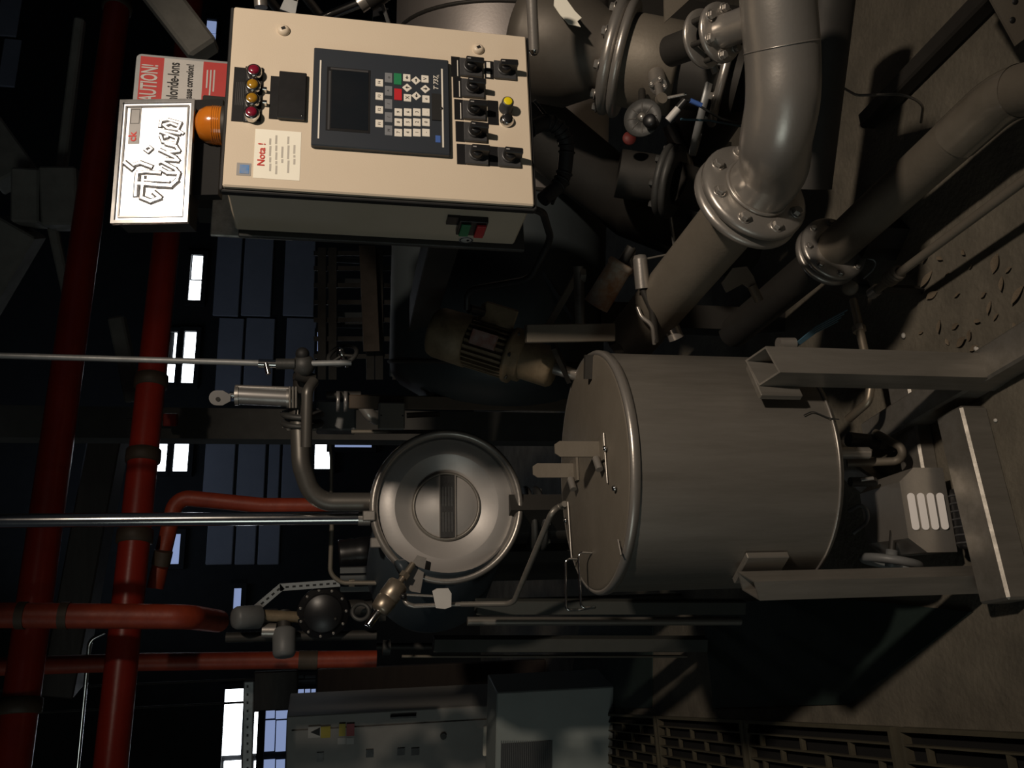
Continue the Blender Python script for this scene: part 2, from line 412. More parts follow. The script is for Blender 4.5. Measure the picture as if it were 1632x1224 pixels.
# concrete roof beams, top left of the upright view
def beam_thing(label, p0, p1, w, h, m=concrete, name='roof_beam', bev=.01):
    mb = MB().beam(p0, p1, w, h, bev=bev); return solo(name, mb, m, label, 'beam')
beam_thing('dim grey concrete beam end hanging above the red mains', at(132, 318, 4.9), at(74, 318, 4.9), .22, .30, name='beam_stub')
beam_thing('dim grey column head where the roof struts meet', at(72, 318, 4.93), at(28, 316, 4.93), .21, .28, name='column_head')
beam_thing('sloping grey roof strut rising left from the column head', at(34, 360, 5.0), at(-60, 520, 5.1), .20, .22, name='roof_strut')
beam_thing('sloping grey roof strut rising right from the column head', at(30, 286, 5.0), at(-60, 160, 5.1), .16, .22, name='roof_strut')
beam_thing('dim slanting strip under the column head', at(84, 362, 5.0), at(108, 470, 5.0), .05, .05, name='roof_strut')
beam_thing('long thin grey purlin behind upper red main', at(112, 462, 5.4), at(20, 1250, 5.4), .035, .04, name='purlin')
beam_thing('brownish slanting channel beam above caution sign', at(215, -60, 2.9), at(328, 86, 2.9), .11, .10, concrete, name='slanting_beam')
beam_thing('dim upright channel behind the upper red main', at(128, 30, 5.0), at(96, 290, 5.0), .06, .05, name='purlin')
beam_thing('grey slanting duct piece between the red mains', at(186, 505, 5.0), at(214, 640, 5.0), .09, .08, name='roof_strut')
beam_thing('dim grey wall column between the red mains at left', at(176, 690, 6.0), at(100, 1100, 6.0), .28, .2, cabbrown, name='roof_strut')

# ------------------------------------------------------------------ control cabinet
CW, CH, CD = .404, .60, .19
CBL = at(851, 327, 1.683); CBL = V((.360, 1.683, 1.172))
yawv = V((.745 - .360, 1.80 - 1.683, 0)).normalized()
cx_, cy_, cz_ = yawv, V((-yawv.y, yawv.x, 0)), ZU
CM = frame(CBL, cx_, cy_, cz_)          # x right, y into the cabinet, z up
def cab(px, py, off=0.0):
    n = -cy_; o = CBL + n * off; r = ray(px, py); p = CAM + r * ((o - CAM).dot(n) / r.dot(n)) - CBL
    return p.dot(cx_), p.z
FMx = frame(CBL, cx_, ZU, -cy_)         # face coordinates: x right, y up, z out of the door
C = thing('control_cabinet', 'beige sheet steel control cabinet with keypad and switches', 'cabinet', m=CM.copy())
E_ = .004
MB().box(CM, .004, CW - .004, .022, CD, .004, CH - .004, .004).build('body', beige, C)
MB().box(CM, .001, CW - .001, .0125, .0225, .001, CH - .001).build('gasket', rubber, C)
door = MB().box(CM, 0, CW, 0, .0125, 0, CH, .003).build('door', beige, C)
MB().box(CM, -.006, 0.0, .010, .026, -.004, CH + .004, .002).build('edge_profile', rubber, C)
MB().box(CM, -.004, CW + .004, .008, .026, CH, CH + .007, .002).build('edge_profile', rubber, C)
MB().box(CM, -.004, CW + .004, .008, .026, -.007, 0, .002).build('edge_profile', rubber, C)
MB().box(CM, -.008, CW + .008, CD, CD + .012, -.02, CH - .01, .002).build('back_plate', castg, C)
for (px, py) in ((452, 49), (762, 79)):
    x, z = cab(px, py); m = FMx @ tr(x, z, 0)
    lk = MB().lathe(m, [(.0125, 0), (.0125, .003), (.0095, .007), (.006, .0085), (0, .0085)], 24).build('lock', beige, door)
    MB().box(m @ rz(.5), -.003, .003, -.004, .004, .008, .0092).build('keyhole', ink, C)
def rect(name, mb_mat, x0, x1, y0, y1, z0, z1, parent, bev=0.0):     # pixel rectangle on the door
    ax, az = cab(x0, (y0 + y1) / 2); bx, bz = cab(x1, (y0 + y1) / 2); lx, _ = cab((x0 + x1) / 2, y1); rx, _ = cab((x0 + x1) / 2, y0)
    return MB().box(FMx, lx, rx, bz, az, z0, z1, bev).build(name, mb_mat, parent)
# indicator lamps
rect('legend_strip', blackp, 371, 391, 108, 194, 0, .0015, C)
rect('lamp_block', blackp, 389, 418, 108, 196, 0, .004, C, .001)
for (px, py, mm, lab) in ((405, 113, redlens, 'red indicator lamp'), (403, 136, amberlens, 'amber indicator lamp'), (402, 158, amberlens, 'amber indicator lamp'), (401, 180, redlens, 'red indicator lamp')):
    x, z = cab(px, py, .014); m = FMx @ tr(x, z, 0)
    o = MB().lathe(m, [(.0145, .004), (.0145, .016), (.0125, .019), (.0105, .019)], 28).build('lamp_bezel', chrome, C)
    l = MB().lathe(m, [(.0108, .012), (.0108, .0185), (.009, .0215), (.005, .0225), (0, .0228)], 24).build('lamp_lens', mm, o)
for py in (146, 167):
    x, z = cab(421, py); MB().box(FMx, x - .0035, x + .0035, z - .006, z + .003, 0, .012, .001).build('lamp_tab', chrome, C)
rect('display_legend', blackp, 430, 446, 122, 190, 0, .0015, C)
d = rect('small_display', blackp, 444, 488, 119, 193, 0, .010, C, .0015)
x, z = cab(481, 184, .01); MB().lathe(FMx @ tr(x, z, .010), [(.0018, 0), (.0018, .001), (0, .001)], 10).build('display_screw', chrome, d)
for k in range(5):
    x, z = cab(376 + 3 * k, 150); MB().box(FMx, x - .026, x + .026, z - .0006, z + .0006, .0015, .0018).build('legend_line', greyp, C)
# note label
n_ = rect('note_label', paper, 405, 479, 208, 286, 0, .0006, C)
def face_text(s, px, py, size, mm, parent, off=.0008, bold=0.0, shear=0.0, sx=1.0, align='CENTER'):
    x, z = cab(px, py, off); return text(s, 'lettering', FMx @ tr(x, z, off), size, mm, parent, bold=bold, shear=shear, sx=sx, align=align)
face_text('Nota !', 417, 246, .019, redink, C, .0012, .0003)
for k, ws in enumerate(((12, 8, 16, 10), (14, 5, 12, 9, 14), (6, 18), (20, 22, 12), (9, 4, 14))):     # print too faded to read
    y = 247 + sum(ws) / 2 + len(ws) - 1
    for wl_ in ws:
        rect('faded_print', greyink, 429 + 9.6 * k, 432.2 + 9.6 * k, y - wl_, y, .0006, .0009, C); y -= wl_ + 2
rect('foil_label', greyfoil, 377, 400, 260, 280, 0, .0006, C); rect('foil_label_mark', bluelab, 382, 397, 263, 277, .0006, .0012, C)
# controller
ct = rect('controller_panel', navy, 498, 715, 91, 244, 0, .012, C, .002)
x0, z0 = cab(498, 160); K = .0125
def crect(name, mm, x0, x1, y0, y1, h=.001, parent=None):
    ax, az = cab(x0, (y0 + y1) / 2, K); bx, bz = cab(x1, (y0 + y1) / 2, K); lx, _ = cab((x0 + x1) / 2, y1, K); rx, _ = cab((x0 + x1) / 2, y0, K)
    return MB().box(FMx, lx, rx, bz, az, .0118, .012 + h).build(name, mm, parent or ct)
crect('white_line', white_k, 508, 510.5, 96, 221); crect('white_line', white_k, 704, 706.5, 110, 235)
crect('screen_bezel', blackp, 520, 590, 109, 210, .0006); sc_ = crect('screen', screen_m, 528, 587, 114, 206, .001)
crect('screen_edge', greyp, 523, 526.5, 113, 207, .0014); crect('screen_edge', greyp, 527, 587, 110.5, 113.5, .0014)
def key(mm, px, py, hw, hh, sym='', size=.010, symm=ink, rot=0.0, diamond=False):
    x, z = cab(px, py, K); s = mpp(1.74); w2, h2 = hw * s, hh * s        # hw across (upright), hh tall
    m = FMx @ tr(x, z, 0) @ rz(math.pi / 4 if diamond else 0)
    o = MB().box(m, -w2, w2, -h2, h2, .0115, .0135, .0008).build('key', mm, ct)
    if sym: text(sym, 'key_symbol', FMx @ tr(x, z, .0138) @ rz(rot), size, symm, o, depth=.0002)
    return o
for k, py in enumerate((197, 175, 153.5, 132)): key(white_k, 604.7, py, 6.6, 5.9, 'F%d' % (k + 1), .0075)
for py, s in zip((208, 187, 166, 145, 124), ('H', '/', '/', '^', 'o')): key(grey_k, 619.5, py, 8.8, 5.8, s, .008)
key(green_k, 634, 126, 10.3, 6.0); key(red_k, 634.5, 150.5, 10.3, 6.0)
def arrow(px, py, rot, diamond=True):
    o = key(white_k, px, py, 5.6 if diamond else 6.6, 5.6 if diamond else 5.8, diamond=diamond)
    x, z = cab(px, py, K); m = FMx @ tr(x, z, .0136) @ rz(rot)
    MB().prism(m, [(-.0010, -.0042), (.0010, -.0042), (.0010, 0), (.0032, 0), (0, .0042), (-.0032, 0), (-.0010, 0)], 0, .0003).build('arrow_mark', ink, o)
arrow(648.5, 124, -math.pi / 2 * 0 + math.pi / 2, False); arrow(663, 128.5, -math.pi / 2); arrow(649, 140, 0); arrow(678, 142, math.pi); arrow(663.5, 153, math.pi / 2)
key(white_k, 677.5, 126, 6.6, 5.8, 'V', .010); key(white_k, 649.5, 156, 6.6, 5.8, 'X', .011); key(white_k, 679, 158, 6.6, 5.8, 'o', .009)
rows = (('7', '8', '9'), ('4', '5', '6'), ('1', '2', '3'), ('-', '0', '.'))
for c, px in enumerate((635, 650, 664.5, 679)):
    for r, py in enumerate((211.5, 195, 179)): key(white_k, px, py, 6.8, 5.9, rows[c][r], .009)
crect('memory_slot', ink, 688, 703, 150, 192, .002)
x, z = cab(703.5, 173, K); MB().lathe(FMx @ tr(x, z, .012), [(.0035, 0), (.003, .002), (0, .0024)], 14).build('slot_button', ink, ct)
face_text('T 737', 695, 133, .0135, white_k, ct, .0126, .0002, .25); face_text('XL', 698, 121.5, .006, white_k, ct, .0126)
crect('maker_badge', blueink, 694, 702, 216, 227, .0006)
# selector switches
def selector(px, py, ang=0.0):
    x, z = cab(px, py, .006); m = FMx @ tr(x, z, 0)
    o = MB().box(m, -.0212, .0212, -.0235, .0235, 0, .007, .0012).build('selector_switch', greyp, C)
    MB().lathe(m @ tr(.001, .002, 0), [(.0155, .007), (.0155, .010), (.0142, .012), (.012, .012)], 26).build('collar', greyp, o)
    mk = m @ tr(0, .001, 0) @ rz(ang)
    kn = MB().lathe(mk, [(.0135, .008), (.013, .022), (.011, .025), (0, .025)], 26)
    kn.box(mk, -.0065, .0065, -.024, .013, .012, .034, .0018); kn.build('knob', blackp, o)
    MB().box(mk, -.0012, .0012, .004, .011, .0338, .0344).build('pointer_mark', greyfoil, o)
for i, (px, py) in enumerate(((751, 107), (754, 140), (756, 175), (758, 210), (760, 246))):
    selector(px, py, random.uniform(-.06, .06)); rect('switch_legend', blackp, px - 32, px - 18, py - 16, py + 16, 0, .0015, C)
    if i < 3: rect('legend_edge', white_k, px - 22.5, px - 21.3, py - 10, py + 15, .0015, .0019, C)
selector(805, 111, .04); selector(812, 250, -.03)
rect('legend_strip', blackp, 772, 786, 98, 126, 0, .0015, C); rect('legend_window', white_k, 775, 781, 100, 109, .0015, .002, C); rect('legend_window', white_k, 775, 781, 115, 124, .0015, .002, C)
rect('legend_strip', blackp, 778, 794, 234, 265, 0, .0015, C)
rect('button_legend', blackp, 777, 794, 161, 199, 0, .0015, C)
def button(px, py, lens, h, ring):
    x, z = cab(px, py, h); m = FMx @ tr(x, z, 0)
    o = MB().lathe(m, [(.0145, 0), (.0145, .006), (.0125, .008), (.0122, h - .002), (.0108, h), (.009, h)], 26).build('push_button', ring, C)
    MB().lathe(m, [(.0092, h - .004), (.0092, h + .0005), (.007, h + .0015), (0, h + .0015)], 24).build('button_cap', lens, o)
button(810, 161, yellowcap, .028, greyp); button(809, 188, blackp, .012, chrome)
# motor switch and round sticker on the cabinet's side
def side(px, py):
    n = -cx_; r = ray(px, py); p = CAM + r * ((CBL - CAM).dot(n) / r.dot(n)) - CBL; return p.dot(cy_), p.z
SMx = frame(CBL, -cy_, ZU, -cx_)        # side coordinates: x towards the door, y up, z out
def srect(name, mm, x0, x1, y0, y1, z0, z1, parent, bev=0.0):
    d0, _ = side((x0 + x1) / 2, y0); d1, _ = side((x0 + x1) / 2, y1); _, za = side(x0, (y0 + y1) / 2); _, zb = side(x1, (y0 + y1) / 2)
    return MB().box(SMx, min(-d0, -d1), max(-d0, -d1), min(za, zb), max(za, zb), z0, z1, bev).build(name, mm, parent)
srect('switch_legend', blackp, 712, 732, 345, 357, -.004, .002, C)
sw = srect('motor_switch', blackp, 729, 775, 347, 369, -.004, .010, C, .001)
srect('start_key', green_k, 733, 748, 350, 368, .010, .014, sw, .001); srect('stop_key', red_k, 757, 772, 351, 369, .010, .016, sw, .001)
dd, zz = side(743, 384); m = SMx @ tr(-dd, zz, 0)
o = MB().lathe(m, [(.016, -.004), (.016, -.0015), (0, -.0015)], 30).build('round_sticker', whitesign, C)
text('48', 'sticker_print', m @ tr(0, -.004, -.0012), .009, ink, o)
MB().lathe(m @ tr(0, 0, .0004), [(.0145, -.002), (.0145, -.0012), (.012, -.0012), (.012, -.002)], 30).build('sticker_ring', greyp, o)
# mounting plate and stay behind the cabinet, left of the door in the upright view above the box
t = thing('mounting_plate', 'speckled stainless mounting plate standing up behind the cabinet', 'plate', m=CM @ tr(0, .1, CH))
MB().box(CM, -.004, .13, CD + .014, CD + .022, CH - .12, CH + .048, .002).build('plate', mat('speckled_sheet', (.62, .60, .56), .5, .3, (.40, .38, .35), 70), t)
MB().box(CM, .06, .34, CD + .024, CD + .09, CH - .1, CH + .085, .003).build('stay', MATS['dark_roof'], t)

MB().box(CM, .14, .24, CD + .024, CD + .95, .08, .16, .003).build('support_arm', dkmetal, t)
MB().box(CM, .14, .24, CD + .092, CD + .32, CH - .1, CH + .06, .003).build('sign_arm', dkmetal, t)
# beacon lamp on top of the cabinet
x, z = cab(344, 190); bp_ = CM @ V((x + .018, .05, CH))
t = thing('beacon_lamp', 'small amber dome beacon on top of the beige cabinet', 'lamp', bp_ + ZU * .007)
m = Matrix.Translation(bp_ + ZU * .007)
MB().lathe(m, [(.039, 0), (.039, .006), (.038, .007)], 30).build('base', dkmetal, t)
MB().lathe(m, [(.0375, .006), (.038, .020), (.036, .036), (.029, .049), (.016, .057), (0, .059)], 30).build('dome', orange_l, t)
for k in range(4):
    MB().torus(m @ tr(0, 0, .012 + .004 * k), .0378, .0009, 30, 6).build('lens_rib', orange_l, t)

# ------------------------------------------------------------------ embossed name plate
NB = at(300, 352, 1.72)
nyaw = math.radians(12)
def normal(yaw, pitch): return V((math.sin(yaw) * math.cos(pitch), -math.cos(yaw) * math.cos(pitch), math.sin(pitch)))
NN = normal(nyaw, math.radians(11))
NXv = V((math.cos(nyaw), math.sin(nyaw), 0)); NYv = NN.cross(NXv)
NMx = frame(NB, NXv, NYv, NN)
def npl(px, py):
    r = ray(px, py); p = CAM + r * ((NB - CAM).dot(NN) / r.dot(NN)) - NB; return p.dot(NXv), p.dot(NYv)
q = [npl(300, 357), npl(308, 165), npl(197, 158), npl(177, 352)]
NW = (q[1][0] + q[2][0]) / 2 - (q[0][0] + q[3][0]) / 2; NX0 = (q[0][0] + q[3][0]) / 2; NY0 = (q[0][1] + q[1][1]) / 2; NH = (q[2][1] + q[3][1]) / 2 - NY0
sheet = mat('embossed_bright_sheet', (.88, .88, .90), .34, .75, (.84, .84, .86), 3, rvar=.02)
t = thing('name_plate', 'bright embossed metal name plate reading Thies above the cabinet', 'sign', m=NMx.copy())
def nr(a, b, c, e): return [(a, c), (b, c), (b, e), (a, e)]
X0, X1, Y0, Y1 = NX0, NX0 + NW, NY0, NY0 + NH
MB().box(NMx, X0, X1, Y0, Y1, -.004, 0).build('sheet', sheet, t)
fb = MB(); i1, i2 = .006, .014
fb.ring(NMx, nr(X0 - .002, X1 + .002, Y0 - .002, Y1 + .002), nr(X0 + .004, X1 - .004, Y0 + .004, Y1 - .004), -.005, .005)
fb.build('rim', chrome, t)
MB().ring(NMx, nr(X0 + .010, X1 - .010, Y0 + .009, Y1 - .009), nr(X0 + .013, X1 - .013, Y0 + .012, Y1 - .012), -.001, .003).build('inner_bead', chrome, t)
MB().box(NMx @ tr(0, 0, -.0), X0 + .004, X1 - .004, Y0 + .004, Y1 - .004, -.06, -.004).build('box_body', dkmetal, t)
MB().box(NMx, npl(312, 300)[0], X1 + .02, Y0 - .045, Y0 + .01, -.055, -.03).build('foot_bracket', mat('matt_black_paint', (.012, .012, .012), .95, rvar=0), t)
# blackletter strokes, each a raised ridge; coordinates read off the plate (image x is down, image y is left)
def nz(zx, zy): return npl(160 + zx * .2451, 80 + zy * .2451)
STR = [
    ([(232, 948), (236, 880), (243, 800)], 20), ([(270, 962), (276, 900), (282, 826)], 20), ([(272, 962), (330, 985), (392, 962), (352, 928)], 22),
    ([(250, 870), (300, 872), (380, 880), (462, 884), (500, 850)], 24), ([(275, 848), (360, 852), (450, 858)], 12),
    ([(162, 735), (212, 775)], 22), ([(222, 748), (262, 735), (335, 762)], 20), ([(240, 800), (300, 794), (392, 800)], 18),
    ([(400, 778), (440, 800), (515, 804)], 20), ([(500, 852), (515, 806), (490, 775), (400, 728)], 18),
    ([(385, 735), (430, 715), (510, 722), (490, 700), (390, 652)], 18),
    ([(440, 668), (515, 660), (495, 630), (430, 612)], 18), ([(290, 648), (318, 628), (340, 645), (315, 668), (290, 648)], 12),
    ([(395, 560), (410, 600), (490, 610), (500, 575), (395, 535), (415, 528), (520, 548)], 16), ([(428, 568), (440, 566)], 18),
    ([(392, 500), (400, 462), (440, 455), (525, 478), (505, 520), (440, 512), (415, 490), (460, 478), (500, 495)], 16),
    ([(540, 545), (515, 530)], 14)]
s_px = .2451 * mpp(1.78)
letters = MB()
for pl, wd in STR:
    pts = [V((*nz(*p), 0)) for p in pl]; hw = wd * s_px * .62
    for a, b in zip(pts[:-1], pts[1:]):
        dv = (b - a).normalized(); nv = V((-dv.y, dv.x, 0)); a2 = a - dv * hw * .5; b2 = b + dv * hw * .5
        vs = []
        for (p, q2) in ((a2, b2),):
            for off, h in ((-1.0, 0), (-.55, .0042), (.55, .0042), (1.0, 0)):
                vs += [NMx @ (p + nv * hw * off + V((0, 0, h))), NMx @ (q2 + nv * hw * off + V((0, 0, h)))]
        letters.add(vs, [(0, 1, 3, 2), (2, 3, 5, 4), (4, 5, 7, 6), (0, 2, 4, 6), (1, 7, 5, 3), (0, 6, 7, 1)])
letters.build('embossed_lettering', sheet, t)
# dark outline of the embossing, edge shade painted as flat bands by the strokes
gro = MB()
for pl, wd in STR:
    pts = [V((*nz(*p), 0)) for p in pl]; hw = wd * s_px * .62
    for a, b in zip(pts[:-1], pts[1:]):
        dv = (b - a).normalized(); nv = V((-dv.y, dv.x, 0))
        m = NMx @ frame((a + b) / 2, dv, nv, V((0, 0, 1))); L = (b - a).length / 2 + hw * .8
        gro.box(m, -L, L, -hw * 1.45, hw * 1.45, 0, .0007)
gro.build('letter_edge_shade', bedhead, t)
a = nz(180, 610); b = nz(270, 365)
lb = MB().box(NMx, min(a[0], b[0]), max(a[0], b[0]), min(a[1], b[1]), max(a[1], b[1]), 0, .0012).build('sticker', greyfoil, t)
c = nz(212, 566); text('ck', 'sticker_lettering', NMx @ tr(c[0], c[1], .0015), .022, redink, lb, bold=.0004)
a = nz(195, 480); b = nz(262, 385)
MB().ring(NMx, nr(a[0], b[0], min(a[1], b[1]), max(a[1], b[1])), nr(a[0] + .001, b[0] - .001, min(a[1], b[1]) + .001, max(a[1], b[1]) - .001), .0012, .0016).build('sticker_border', dkmetal, lb)

# ------------------------------------------------------------------ caution sign behind the name plate
SY = 2.18
c0 = at(356, 175, SY); SX = V((math.cos(.25), math.sin(.25), 0)); SN = V((math.sin(.25), -math.cos(.25), 0)); SM = frame(c0, SX, ZU, SN)
def spl(px, py):
    r = ray(px, py); p = CAM + r * ((c0 - CAM).dot(SN) / r.dot(SN)) - c0; return p.dot(SX), p.z
t = thing('caution_sign', 'red and white caution sign about chloride ions behind name plate', 'sign', m=SM.copy())
l0, _ = spl(280, 262); r0, _ = spl(280, 91); _, top = spl(216, 110); _, bot = spl(372, 110)
def sb(name, mm, x0, x1, z0, z1, d0, d1): return MB().box(SM, x0, x1, z0, z1, d0, d1).build(name, mm, t)
def rr(x0, x1, y0, y1, r, n=5):
    P = []
    for cx, cy, a in ((x1 - r, y1 - r, 0), (x0 + r, y1 - r, 90), (x0 + r, y0 + r, 180), (x1 - r, y0 + r, 270)):
        P += [(cx + r * math.cos(math.radians(a + 90 * k / n)), cy + r * math.sin(math.radians(a + 90 * k / n))) for k in range(n + 1)]
    return P
MB().prism(SM, rr(l0, r0, bot, top, .012), -.003, 0).build('sign_plate', galv, t)
zc = [spl(px, 110)[1] for px in (223, 261, 324, 372)]
L, Rr = l0 + .006, r0 - .006
sb('red_header', redsign, L, Rr, zc[1], zc[0], 0, .001); sb('white_band', whitesign, L, Rr, zc[2], zc[1], 0, .001); sb('red_footer', redsign, L, Rr, zc[3] , zc[2], 0, .001)
def stx(s, px, py, size, mm, sx=1.0, bold=.0006):
    x, z = spl(px, py); text(s, 'lettering', SM @ tr(x, z, .0014), size, mm, t, bold=bold, align='RIGHT', sx=sx)
stx('CAUTION!', 241, 103, .052, whitesign, .47, .0010); stx('Chloride-Ions', 279, 100, .036, ink, .60); stx('cause corrosion!', 304, 103, .024, ink, .62)
for k, ln in enumerate((.05, .07, .06)):                  # fine print too small to read
    x, z = spl(331 + 5.5 * k, 112); MB().box(SM, x - ln, x, z - .0018, z + .0018, .001, .0014).build('fine_print', whitesign, t)

# ------------------------------------------------------------------ shared small meshes
def shared(name, mb, m):
    me = bpy.data.meshes.new(name); me.from_pydata([tuple(p) for p in mb.v], [], mb.f); me.polygons.foreach_set('use_smooth', mb.sm)
    me.materials.append(m); return me
I4 = Matrix.Identity(4)
bolt_me = shared('bolt', MB().lathe(I4, [(1.35, 0), (1.35, .25), (1.0, .25)], 16).lathe(I4, [(1.0, .2), (1.0, 1.0), (.85, 1.15), (0, 1.15)], 6, False), steel2)
bolt_dk = shared('bolt', MB().lathe(I4, [(1.0, 0), (1.0, 1.0), (.85, 1.15), (0, 1.15)], 6, False), castg)
def bolts(parent, c, axis, R, n, s, me=None, a0=0.0, skip=()):
    f = axis_frame(c, axis)
    for k in range(n):
        if k in skip: continue
        a = a0 + 2 * math.pi * k / n
        inst(me or bolt_me, 'bolt', f @ tr(R * math.cos(a), R * math.sin(a), 0) @ Matrix.Scale(s, 4), parent)
def flange(parent, c, axis, R, ri, t, m, name='flange'):
    b = t * .3
    return MB().lathe(axis_frame(V(c) - V(axis).normalized() * t / 2, axis), [(ri, 0), (R - b, 0), (R, b), (R, t - b), (R - b, t), (ri, t)], 40).build(name, m, parent)

# ------------------------------------------------------------------ dosing tank on its frame
TC = V((-.213, 2.06, 0)); TR = .295; TB, TT = .415, .925
tank = thing('dosing_tank', 'round brushed steel dosing tank with flat lid on square tube legs', 'tank', (TC.x, TC.y, 0))
tm = Matrix.Translation(TC)
MB().lathe(tm, [(0, TB - .03), (.15, TB - .028), (TR - .03, TB - .012), (TR - .004, TB), (TR, TB + .02), (TR, TT - .012)], 72).build('shell', steel, tank)
MB().torus(tm @ tr(0, 0, TB + .012), TR + .0005, .003, 72, 8).build('bottom_seam', steel2, tank)
rim = MB().lathe(tm, [(TR, TT - .02), (TR + .006, TT - .018), (TR + .007, TT - .004), (TR + .003, TT + .003), (TR - .004, TT + .003), (TR - .006, TT - .002)], 72).build('rim', steel2, tank)
lid = MB().lathe(tm, [(TR - .003, TT - .006), (TR - .003, TT + .001), (TR - .010, TT + .005), (0, TT + .009)], 72).build('lid', dusty, tank)
# hinged inspection flap of the lid
fm = tm @ tr(0, 0, TT + .0095)
poly = [(.27 * math.cos(a), .27 * math.sin(a)) for a in [math.radians(150 + 6 * k) for k in range(32)]]
poly = [p for p in poly if p[0] < .07]
# two upright handle plates with pins
def lidpt(px, py): return fl(px, py, TT + .011)
for (bx, by, lx, label) in ((957, 716, 884, 'a'), (916, 750, 849, 'b')):
    p = lidpt(bx, by); top = at(lx, by, p.y); h = top.z - p.z; wdt = 24 * mpp(2.1)
    m = frame(p, V((.96, .28, 0)), ZU, V((.28, -.96, 0)))
    hd = MB().prism(m, [(-wdt / 2, 0), (wdt / 2, 0), (wdt / 2, h - .012), (wdt / 2 - .008, h), (-wdt / 2 + .008, h), (-wdt / 2, h - .012)], -.003, .003).build('handle_plate', dusty, tank)
    MB().tube([p + V((-.02, -.01, .014)), p + V((-.045, -.035, .012))], .009, 14).build('hinge_pin', steel2, hd)
    MB().box(m, -.03, .03, -.002, .004, -.03, .03).build('foot_plate', dusty, hd)
for (a, b) in (((962, 690), (968, 770)), ((905, 800), (911, 890)), ((985, 860), (990, 885))):
    MB().tube([lidpt(*a), lidpt(*b)], .0022, 6).build('flap_edge', steel2, tank)
for p in ((980, 778), (902, 829), (965, 715)):
    MB().lathe(Matrix.Translation(lidpt(*p)), [(.007, 0), (.007, .003), (.005, .006), (0, .008)], 14).build('lid_screw', chrome, tank)
# wire handle bent over the lid's left edge
a, b = lidpt(922, 911), lidpt(944, 902)
for q, e in ((a, (923, 972)), (b, (948, 968))):
    k = V((q.x - .012, q.y, q.z + .05))
    f1 = at(e[0], e[1], q.y)
    MB().tube(fillet([q + V((.028, .02, -.004)), q + V((.03, .02, .03)), V((f1.x, q.y, f1.z + .035)), V((f1.x, q.y, f1.z))], .012), .0032, 8).build('wire_handle', chrome, tank)
f1 = at(923, 972, a.y); f2 = at(948, 968, b.y)
MB().tube([f1, f2], .0032, 8).build('wire_handle', chrome, tank)
# dark slot bracket at the lid's right side
p = lidpt(940, 585)
MB().box(frame(p, V((1, 0, 0)), V((0, 1, 0)), ZU), -.03, .03, -.006, .006, -.02, .014).build('shaft_slot', dkmetal, tank)
# wire draped over the tank's lower right
w0 = TC + V((.22, -.205, .545)); 
MB().tube(fillet([TC + V((.155, -.258, .50)), TC + V((.165, -.252, .475)), TC + V((.15, -.262, .44)), TC + V((.147, -.265, .415))], .02), .0015, 6).build('loose_wire', rubber, tank)

frm = tank
def sqtube(mb, m, s, z0, z1, t=.004, cut=0.0):     # open square tube, its top end cut at a slope
    h = s / 2; ii = h - t
    for (a, b, c, d) in ((-h, h, -h, -ii), (-h, h, ii, h), (-h, -ii, -ii, ii), (ii, h, -ii, ii)):
        vs = []
        for z, sl in ((z0, 0), (z1, 1)):
            for (x, y) in ((a, c), (b, c), (b, d), (a, d)): vs.append(m @ V((x, y, z + sl * cut * (x + y) / s)))
        mb.add(vs, [(0, 3, 2, 1), (4, 5, 6, 7), (0, 1, 5, 4), (1, 2, 6, 5), (2, 3, 7, 6), (3, 0, 4, 7)])
    return mb
LR = V((.052, 1.785, 0)); LL = V((-.447, 1.80, 0))
for (p, ang, top, sz) in ((LR, math.radians(28), .615, .066), (LL, math.radians(-16), .63, .048)):
    m = Matrix.Translation(p) @ rz(ang)
    lg = sqtube(MB(), m, sz, .0, top, cut=0.02).build('leg', steel, frm)
    d = (TC - p); d.z = 0; d.normalize(); s = V((-d.y, d.x, 0))
    pm = frame(p + d * .045, s, ZU, d)
    MB().box(pm, -.05, .05, top - .10, top + .004, -.004, .012, .002).build('mounting_lug', steel, lg)
m = Matrix.Translation(V((-.20, 2.42, 0))) @ rz(.8); sqtube(MB(), m, .066, 0, .6).build('leg', steel, frm)
def base_beam(p0, p1, w, h, nm='base_beam'):
    p0 = V(p0); p1 = V(p1); mb = MB().beam(p0 + V((0, 0, h / 2)), p1 + V((0, 0, h / 2)), w, h, bev=.006); return mb.build(nm, steel, frm)
base_beam((-.475, 1.70, 0), (-.045, 1.865, 0), .095, .075)
base_beam((.14, 1.60, 0), (-.13, 2.22, 0), .08, .07)
base_beam((.03, 2.10, 0), (-.34, 1.99, 0), .09, .05)
base_beam((-.35, 1.99, 0), (-.2, 2.45, 0), .07, .05)
MB().tube([(-.16, 2.0, .395), (-.16, 2.0, .2)], .016, 14).build('drain_pipe', steel2, frm)
t = thing('outlet_pipe', 'bent steel drain pipe below the tank', 'pipe', (-.05, 2.0, .1))
MB().tube(fillet([at(1350, 738, 2.05), at(1435, 735, 2.0), at(1440, 715, 1.98), at(1395, 690, 2.1)], .025), .011, 12).build('pipe_body', dusty, t)
MB().tube([at(1352, 700, 2.1), at(1398, 705, 2.1)], .02, 12).build('union', dkmetal, t)
# small drain cock with lever under the tank
t = thing('drain_cock', 'small lever cock under the tank bottom', 'valve', at(1380, 765, 1.95))
MB().tube([at(1355, 768, 1.96), at(1395, 768, 1.96)], .012, 12).build('body', dkmetal, t)
MB().tube([at(1372, 765, 1.94), at(1392, 762, 1.93)], .005, 8).build('lever', steel2, t)
t = thing('drain_hose', 'thin clear hose looping under the tank', 'hose', at(1370, 830, 1.95))
MB().tube(fillet([at(1352, 815, 1.97), at(1378, 800, 1.94), at(1385, 830, 1.93), at(1360, 850, 1.96)], .03), .005, 8).build('hose', vgrey, t)

